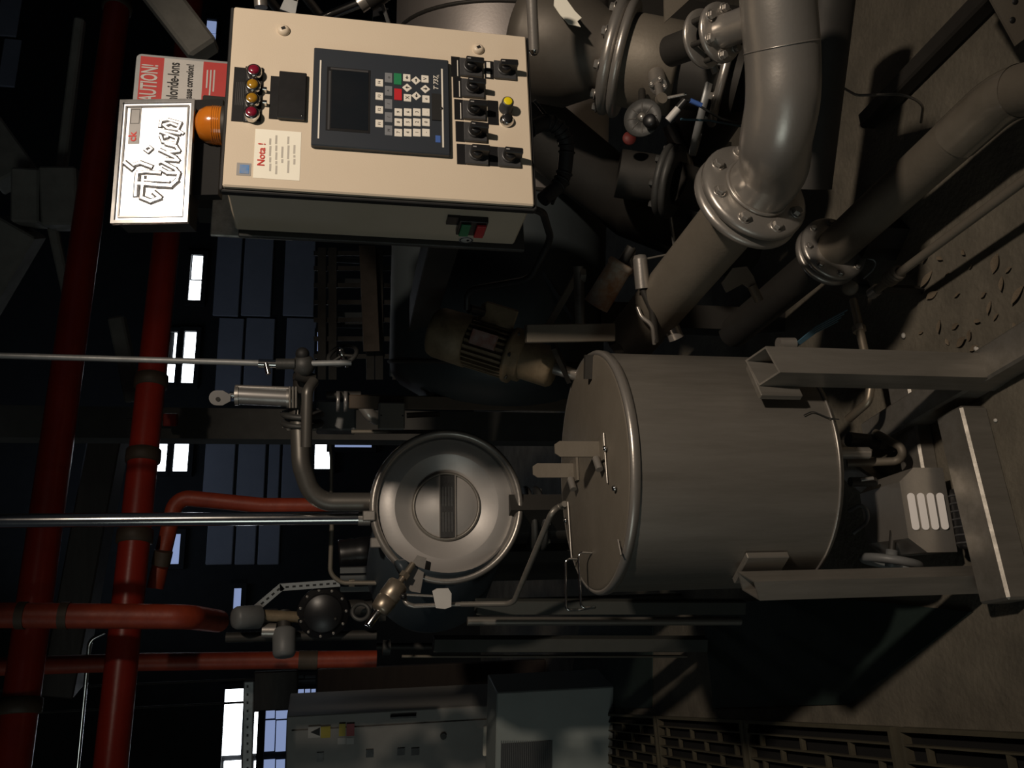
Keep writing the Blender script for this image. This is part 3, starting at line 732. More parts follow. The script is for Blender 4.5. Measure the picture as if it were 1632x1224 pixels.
# pump box with louvres, standing between the frame's beams
o0 = V(at(1504, 744, 1.93)); 
bx = V((.96, .28, 0)).normalized(); by = V((-bx.y, bx.x, 0))
tf0 = at(1436, 762, 1.93)
PBm = frame(V((-.287, 1.865, .062)), bx, by, ZU)
t = thing('pump_housing', 'low stainless pump housing with four bright louvre slots', 'pump', m=PBm.copy())
pw, ph, pd = .104, .128, .17
prof = [(-pw, 0), (pw, 0), (pw, ph - .045), (pw - .035, ph), (-pw + .035, ph), (-pw, ph - .045)]
def up(m): return frame(m @ V((0, 0, 0)), m.to_3x3() @ V((1, 0, 0)), m.to_3x3() @ V((0, 0, 1)), m.to_3x3() @ V((0, -1, 0)))
UPm = up(PBm)
vs = [UPm @ V((x, y, 0)) for x, y in prof] + [UPm @ V((x * .95, y + .0, -pd)) for x, y in prof]
n = len(prof)
body = MB().add(vs, [list(range(n)), list(range(2 * n - 1, n - 1, -1))] + [(i, i + n, (i + 1) % n + n, (i + 1) % n) for i in range(n)])
body.build('housing', steel2, t)
louv = mat('polished_louvre', (.86, .82, .80), .42, .2, (.80, .77, .75), 9)
for k in range(4):
    y = ph - .024 - k * .027
    m = UPm @ tr(-.005, y, 0) @ Matrix.Rotation(math.radians(-28), 4, 'X')
    MB().prism(m, rr(-.045, .045, -.0085, .0085, .008), -.004, .005).build('louvre', louv, t)
t = thing('motor_fan_cover', 'black ribbed motor cover in front of the pump housing', 'motor', m=PBm @ tr(-.03, -.028, -.04))
m = frame(PBm @ V((-.03, -.012, .0)), by, ZU, bx)
MB().lathe(frame(PBm @ V((-.10, -.028, -.012)), by, ZU, bx), [(0, 0), (.020, .002), (.025, .01), (.025, .13), (.020, .145), (0, .147)], 24).build('cover', blackp, t)
for k in range(7):
    MB().torus(frame(PBm @ V((-.085 + k * .019, -.028, -.012)), by, ZU, bx), .0252, .0025, 24, 6).build('rib', greyp, t)
t = thing('cable_loop', 'black cable curving behind the front base beam', 'cable', at(1555, 850, 1.82))
MB().tube(fillet([at(1555, 800, 1.86), at(1562, 850, 1.84), at(1553, 882, 1.86), at(1538, 885, 1.9)], .05), .006, 8).build('cable', cablem, t)
# handwheel
wc = at(1420, 896, 1.90); wx = V((-.93, -.2, .2)).normalized()
t = thing('handwheel', 'grey handwheel at the left of the pump housing', 'handwheel', wc)
wmx = axis_frame(wc, wx)
MB().torus(wmx, .064, .011, 36, 10).build('wheel_rim', vgrey, t)
for k in range(3): MB().tube([wc, wmx @ V((.062 * math.cos(k * 2.1), .062 * math.sin(k * 2.1), 0))], .006, 8).build('spoke', vgrey, t)
MB().lathe(wmx, [(0, -.03), (.014, -.03), (.014, .012), (0, .014)], 16).build('hub', vgrey, t)
MB().tube([wmx @ V((0, 0, -.03)), wmx @ V((0, 0, -.11))], .009, 10).build('spindle', dkmetal, t)

# ------------------------------------------------------------------ big elbow pipe
EF = at(1197, 312, 1.79); EB = at(1040, 500, 2.25); ax = (EB - EF).normalized()
t = thing('elbow_pipe', 'large stainless pipe elbow bolted to a flange right of tank', 'pipe', (EF.x, EF.y, EF.z))
def smooth(P, n=8):                       # Catmull-Rom through the points
    P = [P[0] * 2 - P[1]] + P + [P[-1] * 2 - P[-2]]; out = []
    for i in range(1, len(P) - 2):
        a, b, c, d = P[i - 1:i + 3]
        for k in range(n):
            u = k / n; out.append(.5 * ((2 * b) + (c - a) * u + (2 * a - 5 * b + 4 * c - d) * u * u + (3 * b - a - 3 * c + d) * u ** 3))
    return out + [P[-2]]
r_ = .073
epts = smooth([at(1236, -150, 1.50), at(1240, 0, 1.54), at(1247, 90, 1.565), at(1247, 160, 1.585), at(1236, 225, 1.63), EF - ax * .09, EF - ax * .01])
MB().tube(epts, r_, 40).build('pipe_body', steel2, t)
MB().tube(smooth([at(1272, 62, 1.495), at(1277, 120, 1.505), at(1272, 185, 1.53), at(1256, 248, 1.585), at(1228, 306, 1.69), at(1212, 328, 1.74)]), .0016, 6).build('weld_seam', steel2, t)
MB().torus(axis_frame(at(1246, 75, 1.56), at(1247, 100, 1.567) - at(1243, 50, 1.553)), r_ - .0002, .0014, 40, 6).build('weld_seam', steel2, t)
flange(t, EF - ax * .012, ax, .128, r_ - .01, .026, steel2); flange(t, EF + ax * .018, ax, .130, r_ - .01, .022, steel2)
bolts(t, EF - ax * .024, -ax, .103, 8, .0115, a0=.25)
bolts(t, EF + ax * .029, ax, .103, 8, .010, a0=.25)
MB().tube([EF + ax * .02, EB + ax * .15], r_ - .001, 36).build('rear_pipe', dusty, t)
f = axis_frame(EF - ax * .022, -ax)
MB().torus(axis_frame(EF - ax * .03, ax), r_ + .002, .004, 40, 8).build('weld_ring', steel2, t)
# its dark twin running behind
t = thing('dark_pipe', 'dark pipe running behind the large elbow pipe', 'pipe', at(1270, 280, 1.95))
MB().tube([at(1330, -80, 1.85), at(1285, 300, 2.0)], .062, 28).build('pipe_body', dkmetal, t)

# ------------------------------------------------------------------ dusty pipe along the floor
q0, q1, q2 = fl(1800, 105, .16), fl(1600, 150, .16), fl(1325, 400, .16)
t = thing('floor_pipe', 'dusty grey pipe lying along the floor toward a flange', 'pipe', (q1.x, q1.y, 0))
dp = fillet([q0, q1, q2], .22, 10)
MB().tube(dp, .0545, 32).build('pipe_body', dusty, t)
d = (q2 - q1).normalized()
i0 = q1.lerp(q2, .06); MB().tube([p for p in dp[2:-1]] + [q1.lerp(q2, .22)], .0562, 32, False).build('plastic_wrap', tape, t)
flange(t, q2 - d * .01, d, .10, .05, .022, steel2); flange(t, q2 + d * .02, d, .10, .05, .022, steel2)
bolts(t, q2 - d * .021, -d, .083, 8, .008, bolt_me)
MB().tube([q2 + d * .02, q2 + d * .6 + V((0, 0, .03))], .055, 24).build('rear_pipe', dkmetal, t)
for k in (.88,):
    c = q1.lerp(q2, k); MB().box(Matrix.Translation((c.x, c.y, 0)) @ rz(.9), -.03, .03, -.05, .05, 0, .107).build('pipe_foot', dkmetal, t)
# thin pipe with coupling
h0, h1 = fl(1720, 222, .13), fl(1392, 466, .13)
t = thing('thin_pipe', 'thin dusty pipe on the floor with a taped coupling', 'pipe', (h1.x, h1.y, 0))
MB().tube([h0, h1], .0115, 16).build('pipe_body', dusty, t)
d = (h1 - h0).normalized()
for k in range(5):
    c = fl(1432 - 4 * k, 434 + 3.0 * k, .13); MB().torus(axis_frame(c, d), .0155, .0055 + .001 * (k % 2), 18, 8).build('tape_wrap', dusty, t)
MB().tube([h1 - d * .02, h1 + d * .01], .016, 14).build('end_socket', steel2, t)
for k in (.96,):
    c = h0.lerp(h1, k); MB().box(Matrix.Translation((c.x, c.y, 0)) @ rz(.9), -.008, .008, -.008, .008, 0, .12).build('pipe_foot', dkmetal, t)
# valve knob with wire loop and its steel pipe
kc = fl(1354, 456, .10)
t = thing('valve_knob', 'small grey valve knob with wire loop beside thin pipe', 'valve', (kc.x, kc.y, 0))
MB().lathe(axis_frame(kc + V((0, .03, -.02)), (-.1, -.8, .5)), [(0, -.05), (.02, -.05), (.02, 0), (.024, .005), (.024, .035), (.02, .042), (0, .043)], 20).build('knob', dusty, t)
MB().tube([kc + V((0, .03, -.03)), V((kc.x, kc.y + .06, 0))], .014, 12).build('valve_stem', dkmetal, t)
lp = [at(1338, 440, kc.y), at(1350, 418, kc.y), at(1378, 410, kc.y), at(1399, 416, kc.y), at(1390, 432, kc.y), at(1376, 444, kc.y)]
MB().tube(fillet(lp, .03), .0025, 6).build('wire_loop', galv, t)
t = thing('steel_conduit', 'bent steel tube with a brass nut passing behind right leg', 'pipe', fl(1380, 560))
cp = [at(1360, 478, 2.16), at(1378, 562, 2.08), at(1388, 612, 2.04), at(1384, 640, 2.04), at(1352, 668, 2.1)]
MB().tube(fillet(cp, .03), .0115, 14).build('tube', copper, t)
MB().lathe(axis_frame(at(1368, 520, 2.12), cp[1] - cp[0]), [(.0, 0), (.018, 0), (.018, .018), (0, .018)], 6, False).build('nut', copper, t)

# ------------------------------------------------------------------ big kettle behind the cabinet
K0 = at(838, 600, 3.05); K0 = V((.0, 3.02, 1.0)); KA = V((1, -.01, 0)).normalized(); KR = .38
t = thing('kettle', 'large horizontal steel kettle behind the control cabinet', 'tank', (K0.x, K0.y, K0.z - KR))
km = axis_frame(K0, KA)
MB().lathe(km, [(0, -.10), (.14, -.088), (.26, -.055), (.34, -.01), (.372, .03), (KR, .07), (KR, .62)], 56).build('shell', kettlem, t)
MB().lathe(km, [(KR, .62), (KR, 1.9), (.3, 2.05), (0, 2.1)], 56).build('steel_shell', kettles, t)
for z in (.07, .62, 1.2): MB().torus(km @ tr(0, 0, z), KR, .007, 56, 8).build('weld_seam', dkmetal, t)
for z in (.25, 1.3):
    c = K0 + KA * z; MB().box(frame(V((c.x, c.y, 0)), KA, V((-KA.y, KA.x, 0)), ZU), -.04, .04, -.22, .22, 0, .68).build('saddle', dkmetal, t)
# neck, flange and valve below the kettle
N0, N1 = at(830, 62, 2.25), at(1165, 128, 2.05); na = (N1 - N0).normalized(); NL = (N1 - N0).length
t = thing('flanged_valve', 'large flanged valve with bolts right of the cabinet', 'valve', (N1.x, N1.y, N1.z))
nm = axis_frame(N0, na); bigvalve = t
def npt(px, py, Y=2.15): return (at(px, py, Y) - N0).dot(na)
zf = npt(985, 92); zb = npt(1080, 110)
MB().lathe(nm, [(0, -.02), (.10, -.015), (.14, .0), (.152, .03), (.15, zf - .12), (.112, zf - .05), (.110, zf - .02)], 48).build('neck', neckm, t)
flange(t, N0 + na * (zf - .012), na, .148, .09, .028, steel2); flange(t, N0 + na * (zf + .016), na, .150, .09, .022, steel2)
bolts(t, N0 + na * (zf - .026), -na, .130, 10, .0115, a0=.1)
MB().lathe(nm, [(.112, zf + .02), (.118, zf + .03), (.118, zb), (.110, zb + .008), (.06, zb + .01)], 48).build('valve_body', dusty, t)
MB().lathe(nm, [(.092, zb), (.092, NL + .02)], 40).build('lower_pipe', dkmetal, t)
flange(t, N0 + na * (NL - .02), na, .122, .09, .022, steel2); bolts(t, N0 + na * (NL - .03), -na, .106, 8, .010)
MB().tube([N0 + na * NL, V((N1.x - .02, N1.y + .55, .45))], .085, 30).build('down_pipe', dkmetal, t)
# port, gland and pointer disc on the valve
pc = at(1073, 79, 1.98); MB().lathe(axis_frame(pc + V((0, .03, 0)), (.1, -1, .3)), [(.009, 0), (.009, .025), (.013, .026), (.013, .012), (.013, 0)], 18).build('port', steel2, t)
g0 = at(1046, 120, 2.02); g1 = at(1053, 158, 1.92)
MB().cyl(g0, g0.lerp(g1, .45), .021, n=20).build('gland', steel2, t); MB().cyl(g0.lerp(g1, .3), g1, .010, n=16).build('stem', steel2, t)
bolts(t, g0.lerp(g1, .45), g1 - g0, .016, 4, .005)
MB().tube([g1, at(1094, 150, 1.90)], .004, 8).build('lever', steel2, t)
MB().cyl(g1 + V((0, .004, 0)), g1 + V((0, -.01, 0)), .013, n=16).build('stem_nut', dusty, t)
# disc wheel
dc = at(1024, 188, 1.95)
t = thing('disc_wheel', 'round grey slotted disc wheel below the flanged valve', 'handwheel', dc)
dm = axis_frame(dc, V((.05, -.75, .55)))
MB().lathe(dm, [(.010, -.003), (.045, -.003), (.047, 0), (.045, .003), (.010, .003)], 36, True, True).build('disc', castg, t)
for k in range(8):
    a = k * math.pi / 4; MB().box(dm @ rz(a), .014, .036, -.0012, .0012, .0028, .0042).build('rib', dkmetal, t)
MB().lathe(dm, [(0, -.05), (.009, -.05), (.009, .012), (0, .014)], 14).build('hub', steel2, t)
MB().lathe(dm @ tr(-.02, -.025, .015), [(0, -.012), (.016, -.012), (.016, .016), (.012, .02), (0, .021)], 18).build('locking_knob', blackp, t)
MB().tube([dc, at(1023, 145, 2.05)], .009, 10).build('stem', dkmetal, t)
# sensor with blue plug and cable
s0, s1 = at(1064, 192, 1.92), at(1092, 160, 1.90)
t = thing('sensor', 'white cylindrical sensor with black cap and blue plug', 'sensor', s0)
MB().cyl(s0, s0.lerp(s1, .6), .0085, n=16).build('barrel', whitesign, t); MB().cyl(s0.lerp(s1, .6), s1, .009, n=16).build('cap', blackp, t)
MB().cyl(at(1100, 160, 1.90), at(1118, 168, 1.90), .006, n=12).build('plug', blueink, t)
MB().tube(fillet([s1, at(1100, 160, 1.9), at(1130, 178, 1.9), at(1150, 190, 1.92), at(1195, 200, 1.95)], .03), .003, 8).build('cable', cablem, t)
t = thing('air_hose', 'thin dark blue air hose behind the elbow pipe', 'hose', at(1150, 195, 1.97))
MB().tube([at(1085, 190, 1.95), at(1130, 192, 1.96), at(1190, 203, 1.98)], .0028, 8).build('hose', blueh, t)
# lower slotted half ring flange
rc = at(1118, 168, 2.12); t = bigvalve
rmx = axis_frame(rc, na)
MB().lathe(rmx, [(.088, 0), (.128, 0), (.130, .003), (.128, .018), (.088, .018)], 44, True, True).build('ring', galv, t)
for k in range(10):
    a = k * .628; MB().box(rmx @ rz(a), .098, .116, -.006, .006, -.0012, .0005).build('slot', ink, t)
# small flange pair, top right
f0, f1 = at(1122, 62, 1.72), at(1160, 48, 1.66); fa = (f1 - f0).normalized()
t = thing('small_flange_joint', 'small bolted flange joint beside top of elbow pipe', 'flange', f0)
flange(t, f0, fa, .062, .03, .012, steel2); flange(t, f0 + fa * .045, fa, .062, .03, .014, steel2)
bolts(t, f0 + fa * .052, fa, .048, 6, .009); 
for k in range(6):
    a = 2 * math.pi * k / 6; ff = axis_frame(f0, fa); MB().cyl(ff @ V((.048 * math.cos(a), .048 * math.sin(a), 0)), ff @ V((.048 * math.cos(a), .048 * math.sin(a), .045)), .006, n=10).build('stud', dkmetal, t)
MB().cyl(f0 + fa * .05, f0 + fa * .2, .034, n=24).build('pipe_stub', steel2, t); MB().cyl(f0, f0 - fa * .1, .034, n=24).build('pipe_stub', dkmetal, t)
MB().cyl(at(1133, 95, 1.74), at(1141, 116, 1.74), .008, n=14).build('drain_plug', steel2, t)
# plate corner near it
p0 = at(1072, 0, 1.8); t = solo('cover_plate', MB().prism(frame(p0, V((1, .1, 0)).normalized(), ZU, V((.1, -1, 0)).normalized()), [(-.055, .02), (.1, .02), (.1, -.05), (.02, -.055)], -.004, .004), dusty, 'light brown sheet corner above the small flange joint', 'plate')
# round ended rail
a, b = at(845, -60, 1.85), at(851, 80, 1.9)
t = thing('hand_rail', 'dull steel rail with rounded end right of cabinet', 'rail', b)
MB().tube([a, b], .0125, 20).build('rail', steel2, t); MB().lathe(axis_frame(b, b - a), [(.0125, 0), (.0105, .006), (.006, .011), (0, .0125)], 20).build('end_cap', chrome, t)
# torn paper label on the kettle
lm = frame(at(905, 22, 2.02), V((.95, .3, 0)).normalized(), ZU, V((.3, -.95, 0)).normalized())
solo('torn_label', MB().prism(lm, [(-.035, -.03), (-.02, -.022), (-.008, -.034), (.01, -.018), (.04, .0), (.06, .03), (.02, .034), (-.005, .02), (-.03, .0)], -.001, .001), paper, 'torn white paper label on the dark neck above the valve', 'label')
# dark down pipe left of the valve, behind the cabinet's foot
t = thing('dark_pipe', 'wide dark insulated pipe slanting down behind the cabinet', 'pipe', at(1010, 380, 2.4))
MB().tube([at(820, 175, 2.5), at(1010, 330, 2.55), at(1180, 400, 2.7)], .10, 28).build('pipe_body', dkmetal, t)
t = thing('corrugated_hose', 'dark ribbed hose below the control cabinet', 'hose', at(880, 250, 2.0))
hp = fillet([at(845, 205, 1.95), at(880, 190, 1.98), at(905, 225, 2.0), at(898, 290, 2.02), at(865, 318, 2.0)], .06, 6)
MB().tube(hp, .018, 14).build('hose', rubber, t)
for k in range(0, len(hp) - 1, 2):
    MB().torus(axis_frame(hp[k], hp[k + 1] - hp[k]), .0185, .003, 16, 6).build('rib', rubber, t)
t = thing('power_cable', 'black cable sagging from the cabinet to the brown motor', 'cable', at(770, 470, 2.25))
MB().tube(fillet([CM @ V((.06, .12, .002)), CM @ V((.06, .13, -.05)), at(878, 380, 2.0), at(845, 445, 2.1), at(745, 462, 2.25), at(744, 492, 2.28)], .08, 8), .0085, 12).build('cable', cablem, t)
t = thing('grey_cable', 'thin dark cable hanging right of the cabinet foot', 'cable', at(905, 280, 2.1))
MB().tube(fillet([at(852, 160, 2.0), at(895, 215, 2.05), at(905, 270, 2.05), at(880, 325, 2.0)], .05), .004, 8).build('cable', cablem, t)
# cross pipe with flange behind the valve
c0, c1 = at(985, 275, 2.35), at(1055, 288, 2.3); ca = V((.1, -.2, -.97)).normalized()
t = thing('cross_pipe', 'dim grey pipe with a dark bolted flange behind valve', 'pipe', c1)
ca = (at(1070, 290, 2.28) - at(975, 275, 2.38)).normalized()
MB().tube([at(985, 276, 2.33), at(1060, 288, 2.3)], .068, 28).build('pipe_body', dkmetal, t)
flange(t, at(1062, 288, 2.3), ca, .105, .05, .02, castg); flange(t, at(1072, 290, 2.29), ca, .105, .05, .02, castg); bolts(t, at(1062, 288, 2.3) - ca * .01, -ca, .088, 8, .010, bolt_dk)
MB().tube([at(1072, 290, 2.29), at(1200, 330, 2.4)], .06, 24).build('pipe_end', dkmetal, t)
MB().lathe(axis_frame(at(1002, 222, 2.2), (.1, -1, .1)), [(0, 0), (.018, 0), (.018, .01), (0, .012)], 20).build('red_tag', mat('dull_red', (.12, .015, .012), .6), t)
t = thing('strut', 'pale upright strip behind the flanged valve', 'strut', at(1120, 250, 2.6))
MB().box(frame(at(1125, 245, 2.5), V((1, 0, 0)), V((0, 1, 0)), ZU), -.04, .04, -.01, .01, -.08, .12).build('plate', dusty, t)
MB().tube([at(1066, 200, 2.4), at(1090, 250, 2.4), at(1120, 370, 2.5)], .022, 16).build('tube', steel2, t)
MB().tube([at(1068, 340, 2.45), at(1076, 400, 2.5)], .006, 8).build('rod', steel2, t)

# ------------------------------------------------------------------ round hatch with its blue vessel
HC = at(713, 806, 2.85); HN = V((.20, -.96, .02)).normalized(); HR = .247
t = thing('vessel', 'blue grey vessel closed by a round dished steel hatch', 'tank', (HC.x, HC.y, HC.z - HR)); vessel_t = t
hm = axis_frame(HC, HN); hatchm = mat('hatch_satin_steel', (.50, .475, .455), .42, .35, (.42, .40, .38), 5, .5, .03, 120)
MB().lathe(hm, [(.240, -.03), (.254, -.028), (.258, -.01), (.256, .012), (.248, .020), (.238, .018), (.232, .006), (.230, -.006)], 72).build('rim', steel2, t)
MB().lathe(hm, [(.232, -.014), (.226, -.012), (.222, -.008), (.174, -.006)], 72).build('dish_ring', hatchm, t)
MB().lathe(hm, [(.174, -.006), (.165, -.012), (.135, -.028), (.117, -.036)], 72).build('dish_cone', hatchm, t)
MB().lathe(hm, [(.117, -.036), (.114, -.024), (.110, -.021), (.106, -.024), (.105, -.034)], 64).build('dish_lip', steel, t)
palem = mat('pale_dusty_disc', (.50, .475, .455), .5, .2, (.43, .41, .39), 6)
disc = MB().lathe(hm, [(.106, -.032), (.104, -.027), (0, -.025)], 64).build('centre_disc', palem, t)
hx = V((0, 0, 1)).cross(HN).normalized(); hyv = HN.cross(hx)
hl = frame(HC, hx, hyv, HN)
MB().box(hl, -.104, .104, -.027, .022, -.03, -.020, .001).build('name_bar', bedhead, disc)
MB().box(hl, -.104, .104, -.0315, -.027, -.03, -.018).build('bar_edge', steel2, disc); MB().box(hl, -.104, .104, .022, .025, -.03, -.018).build('bar_edge', steel2, disc)
for k in range(4):
    for s in (-.05, .035):
        MB().box(hl, s - .035, s + .03, .012 - .010 * k, .0135 - .010 * k, -.020, -.0196).build('engraved_line', vgrey, disc)
for s in (-1, 1): MB().lathe(hl @ tr(s * .034 - .002, -.002, -.026), [(.012, 0), (.010, .003), (0, .004)], 18).build('disc_rivet', palem, disc)
# blue vessel behind the hatch
BA = V((-.62, .78, .02)).normalized()

bm_ = axis_frame(HC + V((-.005, .035, 0)), BA)
MB().lathe(bm_, [(.232, .03), (.238, .04), (.238, .50), (.20, .60), (.1, .66), (0, .67)], 56).build('shell', bluegrey, t)
MB().lathe(axis_frame(at(640, 905, 2.78), V((-.3, -.2, .6))), [(.02, -.02), (.03, 0), (.03, .01), (0, .012)], 20).build('boss', bluegrey, t)
p = at(575, 975, 3.15)
MB().torus(axis_frame(p, BA), .030, .008, 28, 8).build('port_ring', castg, t)
for s in (.1, .4):
    c = HC + BA * s; MB().box(Matrix.Translation((c.x, c.y, 0)) @ rz(.67), -.03, .03, -.12, .12, 0, HC.z - .21).build('saddle', dkmetal, t)
# hinge lugs of the hatch
for (px, py) in ((588, 822), (600, 865)):
    c = at(px, py, 2.83); MB().box(axis_frame(c, HN), -.016, .016, -.02, .02, -.03, .012, .003).build('hinge_lug', steel2, t)
# safety valve
v0, v1 = at(650, 910, 2.75), at(586, 998, 2.66); va = (v1 - v0).normalized(); VL = (v1 - v0).length
t = thing('safety_valve', 'brassy cylindrical safety valve sticking out beside the hatch', 'valve', v0)
vm = axis_frame(v0, va)
MB().cyl(v0 - va * .03, v0 + va * .07, .010, n=18).build('stem', copper, t)
MB().lathe(vm @ tr(0, 0, .01), [(0, 0), (.017, 0), (.017, .018), (0, .018)], 6, False).build('nut', copper, t)
MB().lathe(vm, [(0, .048), (.030, .05), (.034, .056), (.034, .105), (.031, .108), (.031, .112), (.034, .115), (.030, .15), (.022, .158), (0, .158)], 28).build('body', copper, t)
MB().lathe(vm, [(.012, .15), (.012, VL - .004), (.010, VL), (0, VL)], 20).build('spout', chrome, t)
MB().prism(axis_frame(at(655, 915, 2.78), HN), [(-.06, -.03), (.05, -.05), (.06, -.02), (.0, .02), (-.05, .02)], -.004, .004).build('seat_plate', steel2, t)
# lever valve with white tag and its bent pipe to the tank
t = thing('lever_valve', 'small lever valve with black ball and white tag', 'valve', at(700, 955, 2.72))
MB().tube(fillet([at(641, 930, 2.74), at(646, 962, 2.7), at(660, 966, 2.7), at(735, 963, 2.7)], .02), .0075, 12).build('pipe', steel2, t)
MB().lathe(Matrix.Translation(at(643, 950, 2.69)), [(0, -.011), (.008, -.008), (.011, 0), (.008, .008), (0, .011)], 16).build('ball', blackp, t)
MB().tube([at(648, 948, 2.69), at(690, 950, 2.69)], .004, 8).build('lever', steel2, t)
MB().prism(frame(at(704, 953, 2.67), V((1, 0, 0)), ZU, V((0, -1, 0))), [(-.03, .018), (.022, .03), (.03, .015), (.03, -.02), (.014, -.03), (-.028, -.03), (-.034, -.01)], -.003, .003).build('tag', whitesign, t)
t = thing('feed_pipe', 'thin steel pipe bending from lever valve to tank lid', 'pipe', lidpt(898, 806))
MB().tube(fillet([at(735, 963, 2.7), at(818, 962, 2.6), at(880, 815, 2.3), lidpt(893, 806) + V((0, 0, .0)), lidpt(900, 803)], .05, 8), .0085, 14).build('pipe_body', steel, t)
# neck between hatch and tank
t = vessel_t
sa = V((.1, 0, -1)).normalized()
MB().tube([at(800, 825, 3.0), at(930, 830, 3.0)], .075, 26).build('pipe_body', dkmetal, t)
for px in (842, 858): flange(t, at(px, 826, 2.98), sa, .115, .05, .018, castg)
bolts(t, at(862, 826, 2.98), sa, .098, 8, .009, bolt_me)
# ------------------------------------------------------------------ brown gear motor
M0, M1 = at(690, 527, 2.42), at(935, 603, 2.22); ma = (M1 - M0).normalized(); ML = (M1 - M0).length
t = thing('gear_motor', 'grimy brown electric gear motor with ribbed body', 'motor', M1)
mm_ = axis_frame(M0, ma)
def mz(px, py): return (at(px, py, 2.33) - M0).dot(ma)
za, zb_, zc_, zd = mz(740, 545), mz(815, 568), mz(838, 575), mz(892, 592)
MB().lathe(mm_, [(0, 0), (.05, .0), (.068, .008), (.072, .02), (.074, za), (.066, za + .002)], 40).build('fan_cover', motorb, t)
MB().lathe(mm_, [(.060, za), (.060, zb_)], 36).build('stator', motorb, t)
for k in range(26):
    a = 2 * math.pi * k / 26; MB().box(mm_ @ rz(a), .058, .071, -.0022, .0022, za + .004, zb_ - .002).build('cooling_fin', motorb, t)
MB().lathe(mm_, [(.05, zb_ - .002), (.078, zb_), (.078, zb_ + .012), (.066, zb_ + .016), (.066, zc_), (.05, zc_ + .004)], 40).build('end_flange', motorb, t)
MB().lathe(mm_, [(.056, zc_ - .002), (.056, zd - .01), (.050, zd), (0, zd)], 36).build('gearbox', motorb, t)
MB().lathe(mm_, [(.016, zd - .01), (.016, ML), (0, ML)], 20).build('shaft', steel2, t)
for k in range(6):
    a = k * 1.047; inst(bolt_dk, 'bolt', mm_ @ rz(a) @ tr(.070, 0, zb_ + .012) @ Matrix.Scale(.006, 4), t)
tb = at(795, 505, 2.33)
tbm = frame(tb, ma, ma.cross(V((0, -1, 0))).normalized(), V((0, -1, 0)))
MB().box(tbm, -.055, .045, -.03, .03, -.03, .03, .005).build('terminal_box', motorb, t)
MB().cyl(at(748, 492, 2.3), at(770, 498, 2.32), .013, n=12).build('cable_gland', blackp, t)
npc = at(770, 541, 2.275)
pm = frame(npc, ma, V((0, -1, 0)).cross(ma) * -1, V((0, -1, 0)))
yv = ma.cross(V((0, 1, 0))).normalized(); pm = frame(npc - V((0, .0, 0)), ma, yv, ma.cross(yv))
MB().box(pm, -.036, .036, -.020, .020, -.012, .002).build('type_plate', mat('type_plate_grey', (.40, .33, .30), .5, .2, (.30, .12, .09), 40), t)
# channel bracket carrying the motor
a, b = at(838, 532, 2.12), at(978, 530, 2.12)
t = thing('channel_bracket', 'light brown flat steel channel above the tank lid', 'bracket', b)
MB().beam(a, b, .03, .046, V((1, 0, 0)), .002).build('channel', dusty, t)
MB().beam(at(975, 545, 2.14), at(988, 560, 2.16), .02, .02).build('weld_foot', dkmetal, t)
MB().beam(at(880, 545, 2.16), at(905, 600, 2.26), .05, .012).build('web', dkmetal, t)
# ------------------------------------------------------------------ fittings between motor and elbow
r0, r1 = at(988, 425, 2.2), at(950, 487, 2.24)
t = thing('rusty_filter', 'white painted filter cylinder with rust at top', 'filter', r1)
MB().cyl(r0, r1, .034, .036, 24).build('canister', rust, t); ra = (r0 - r1).normalized()
MB().lathe(axis_frame(r0, ra), [(.034, -.005), (.038, 0), (.036, .012), (.02, .014)], 24).build('cap', rust, t); MB().cyl(r0, r0 + ra * .06, .014, n=14).build('top_pipe', dkmetal, t)
c0, c1 = at(1020, 413, 2.15), at(1024, 460, 2.15)
t = thing('solenoid', 'small shiny steel solenoid can beside the rusty filter', 'solenoid', c1)
MB().cyl(c0, c1, .019, n=22).build('can', steel2, t); MB().lathe(axis_frame(c0, c0 - c1), [(.019, 0), (.015, .01), (0, .013)], 22).build('dome', steel2, t)
MB().tube(fillet([c1, at(1032, 478, 2.15), at(1040, 495, 2.15), at(1045, 545, 2.17)], .02), .010, 10).build('outlet', dkmetal, t)
MB().tube([c0 + V((.0, 0, -.01)), at(1072, 404, 2.15)], .003, 6).build('wire', steel, t)
t = thing('ball_valve', 'dark ball valve with curved steel handle above tank', 'valve', at(1040, 500, 2.2))
MB().lathe(axis_frame(at(1055, 495, 2.2), (.2, -1, .3)), [(0, -.03), (.03, -.03), (.034, 0), (.03, .02), (.012, .024), (0, .026)], 24).build('body', castg, t)
MB().tube(fillet([at(1016, 490, 2.17), at(1022, 505, 2.16), at(1040, 518, 2.15), at(1043, 548, 2.17)], .03), .006, 8).build('handle', steel2, t)
MB().cyl(at(1070, 522, 2.22), at(1078, 540, 2.22), .022, n=18).build('end_cap', steel2, t)
for (a, b, r, lab) in (((922, 425), (925, 520), .014, 'upright dim steel tube with a nut beside rusty filter'), ((1000, 395), (1010, 440), .010, 'short dim steel tube above the rusty filter')):
    t = thing('steel_tube', lab, 'pipe', at(*b, 2.28)); MB().tube([at(*a, 2.28), at(*b, 2.28)], r, 14).build('tube', steel, t)
    MB().lathe(axis_frame(at((a[0] * .85 + b[0] * .15), (a[1] * .85 + b[1] * .15), 2.28), V((0, 0, -1))), [(0, 0), (r * 1.5, 0), (r * 1.5, .016), (0, .016)], 6, False).build('nut', steel, t)
t = thing('angle_strut', 'dim green slanting angle iron behind the channel bracket', 'strut', at(872, 520, 2.4))
MB().beam(at(925, 430, 2.4), at(872, 522, 2.4), .018, .018).build('angle', dusty, t)
t = thing('angle_strut', 'second dim angle iron crossing behind the power cable', 'strut', at(905, 510, 2.55))
MB().beam(at(862, 432, 2.65), at(912, 510, 2.65), .012, .012).build('angle', bluegrey, t)
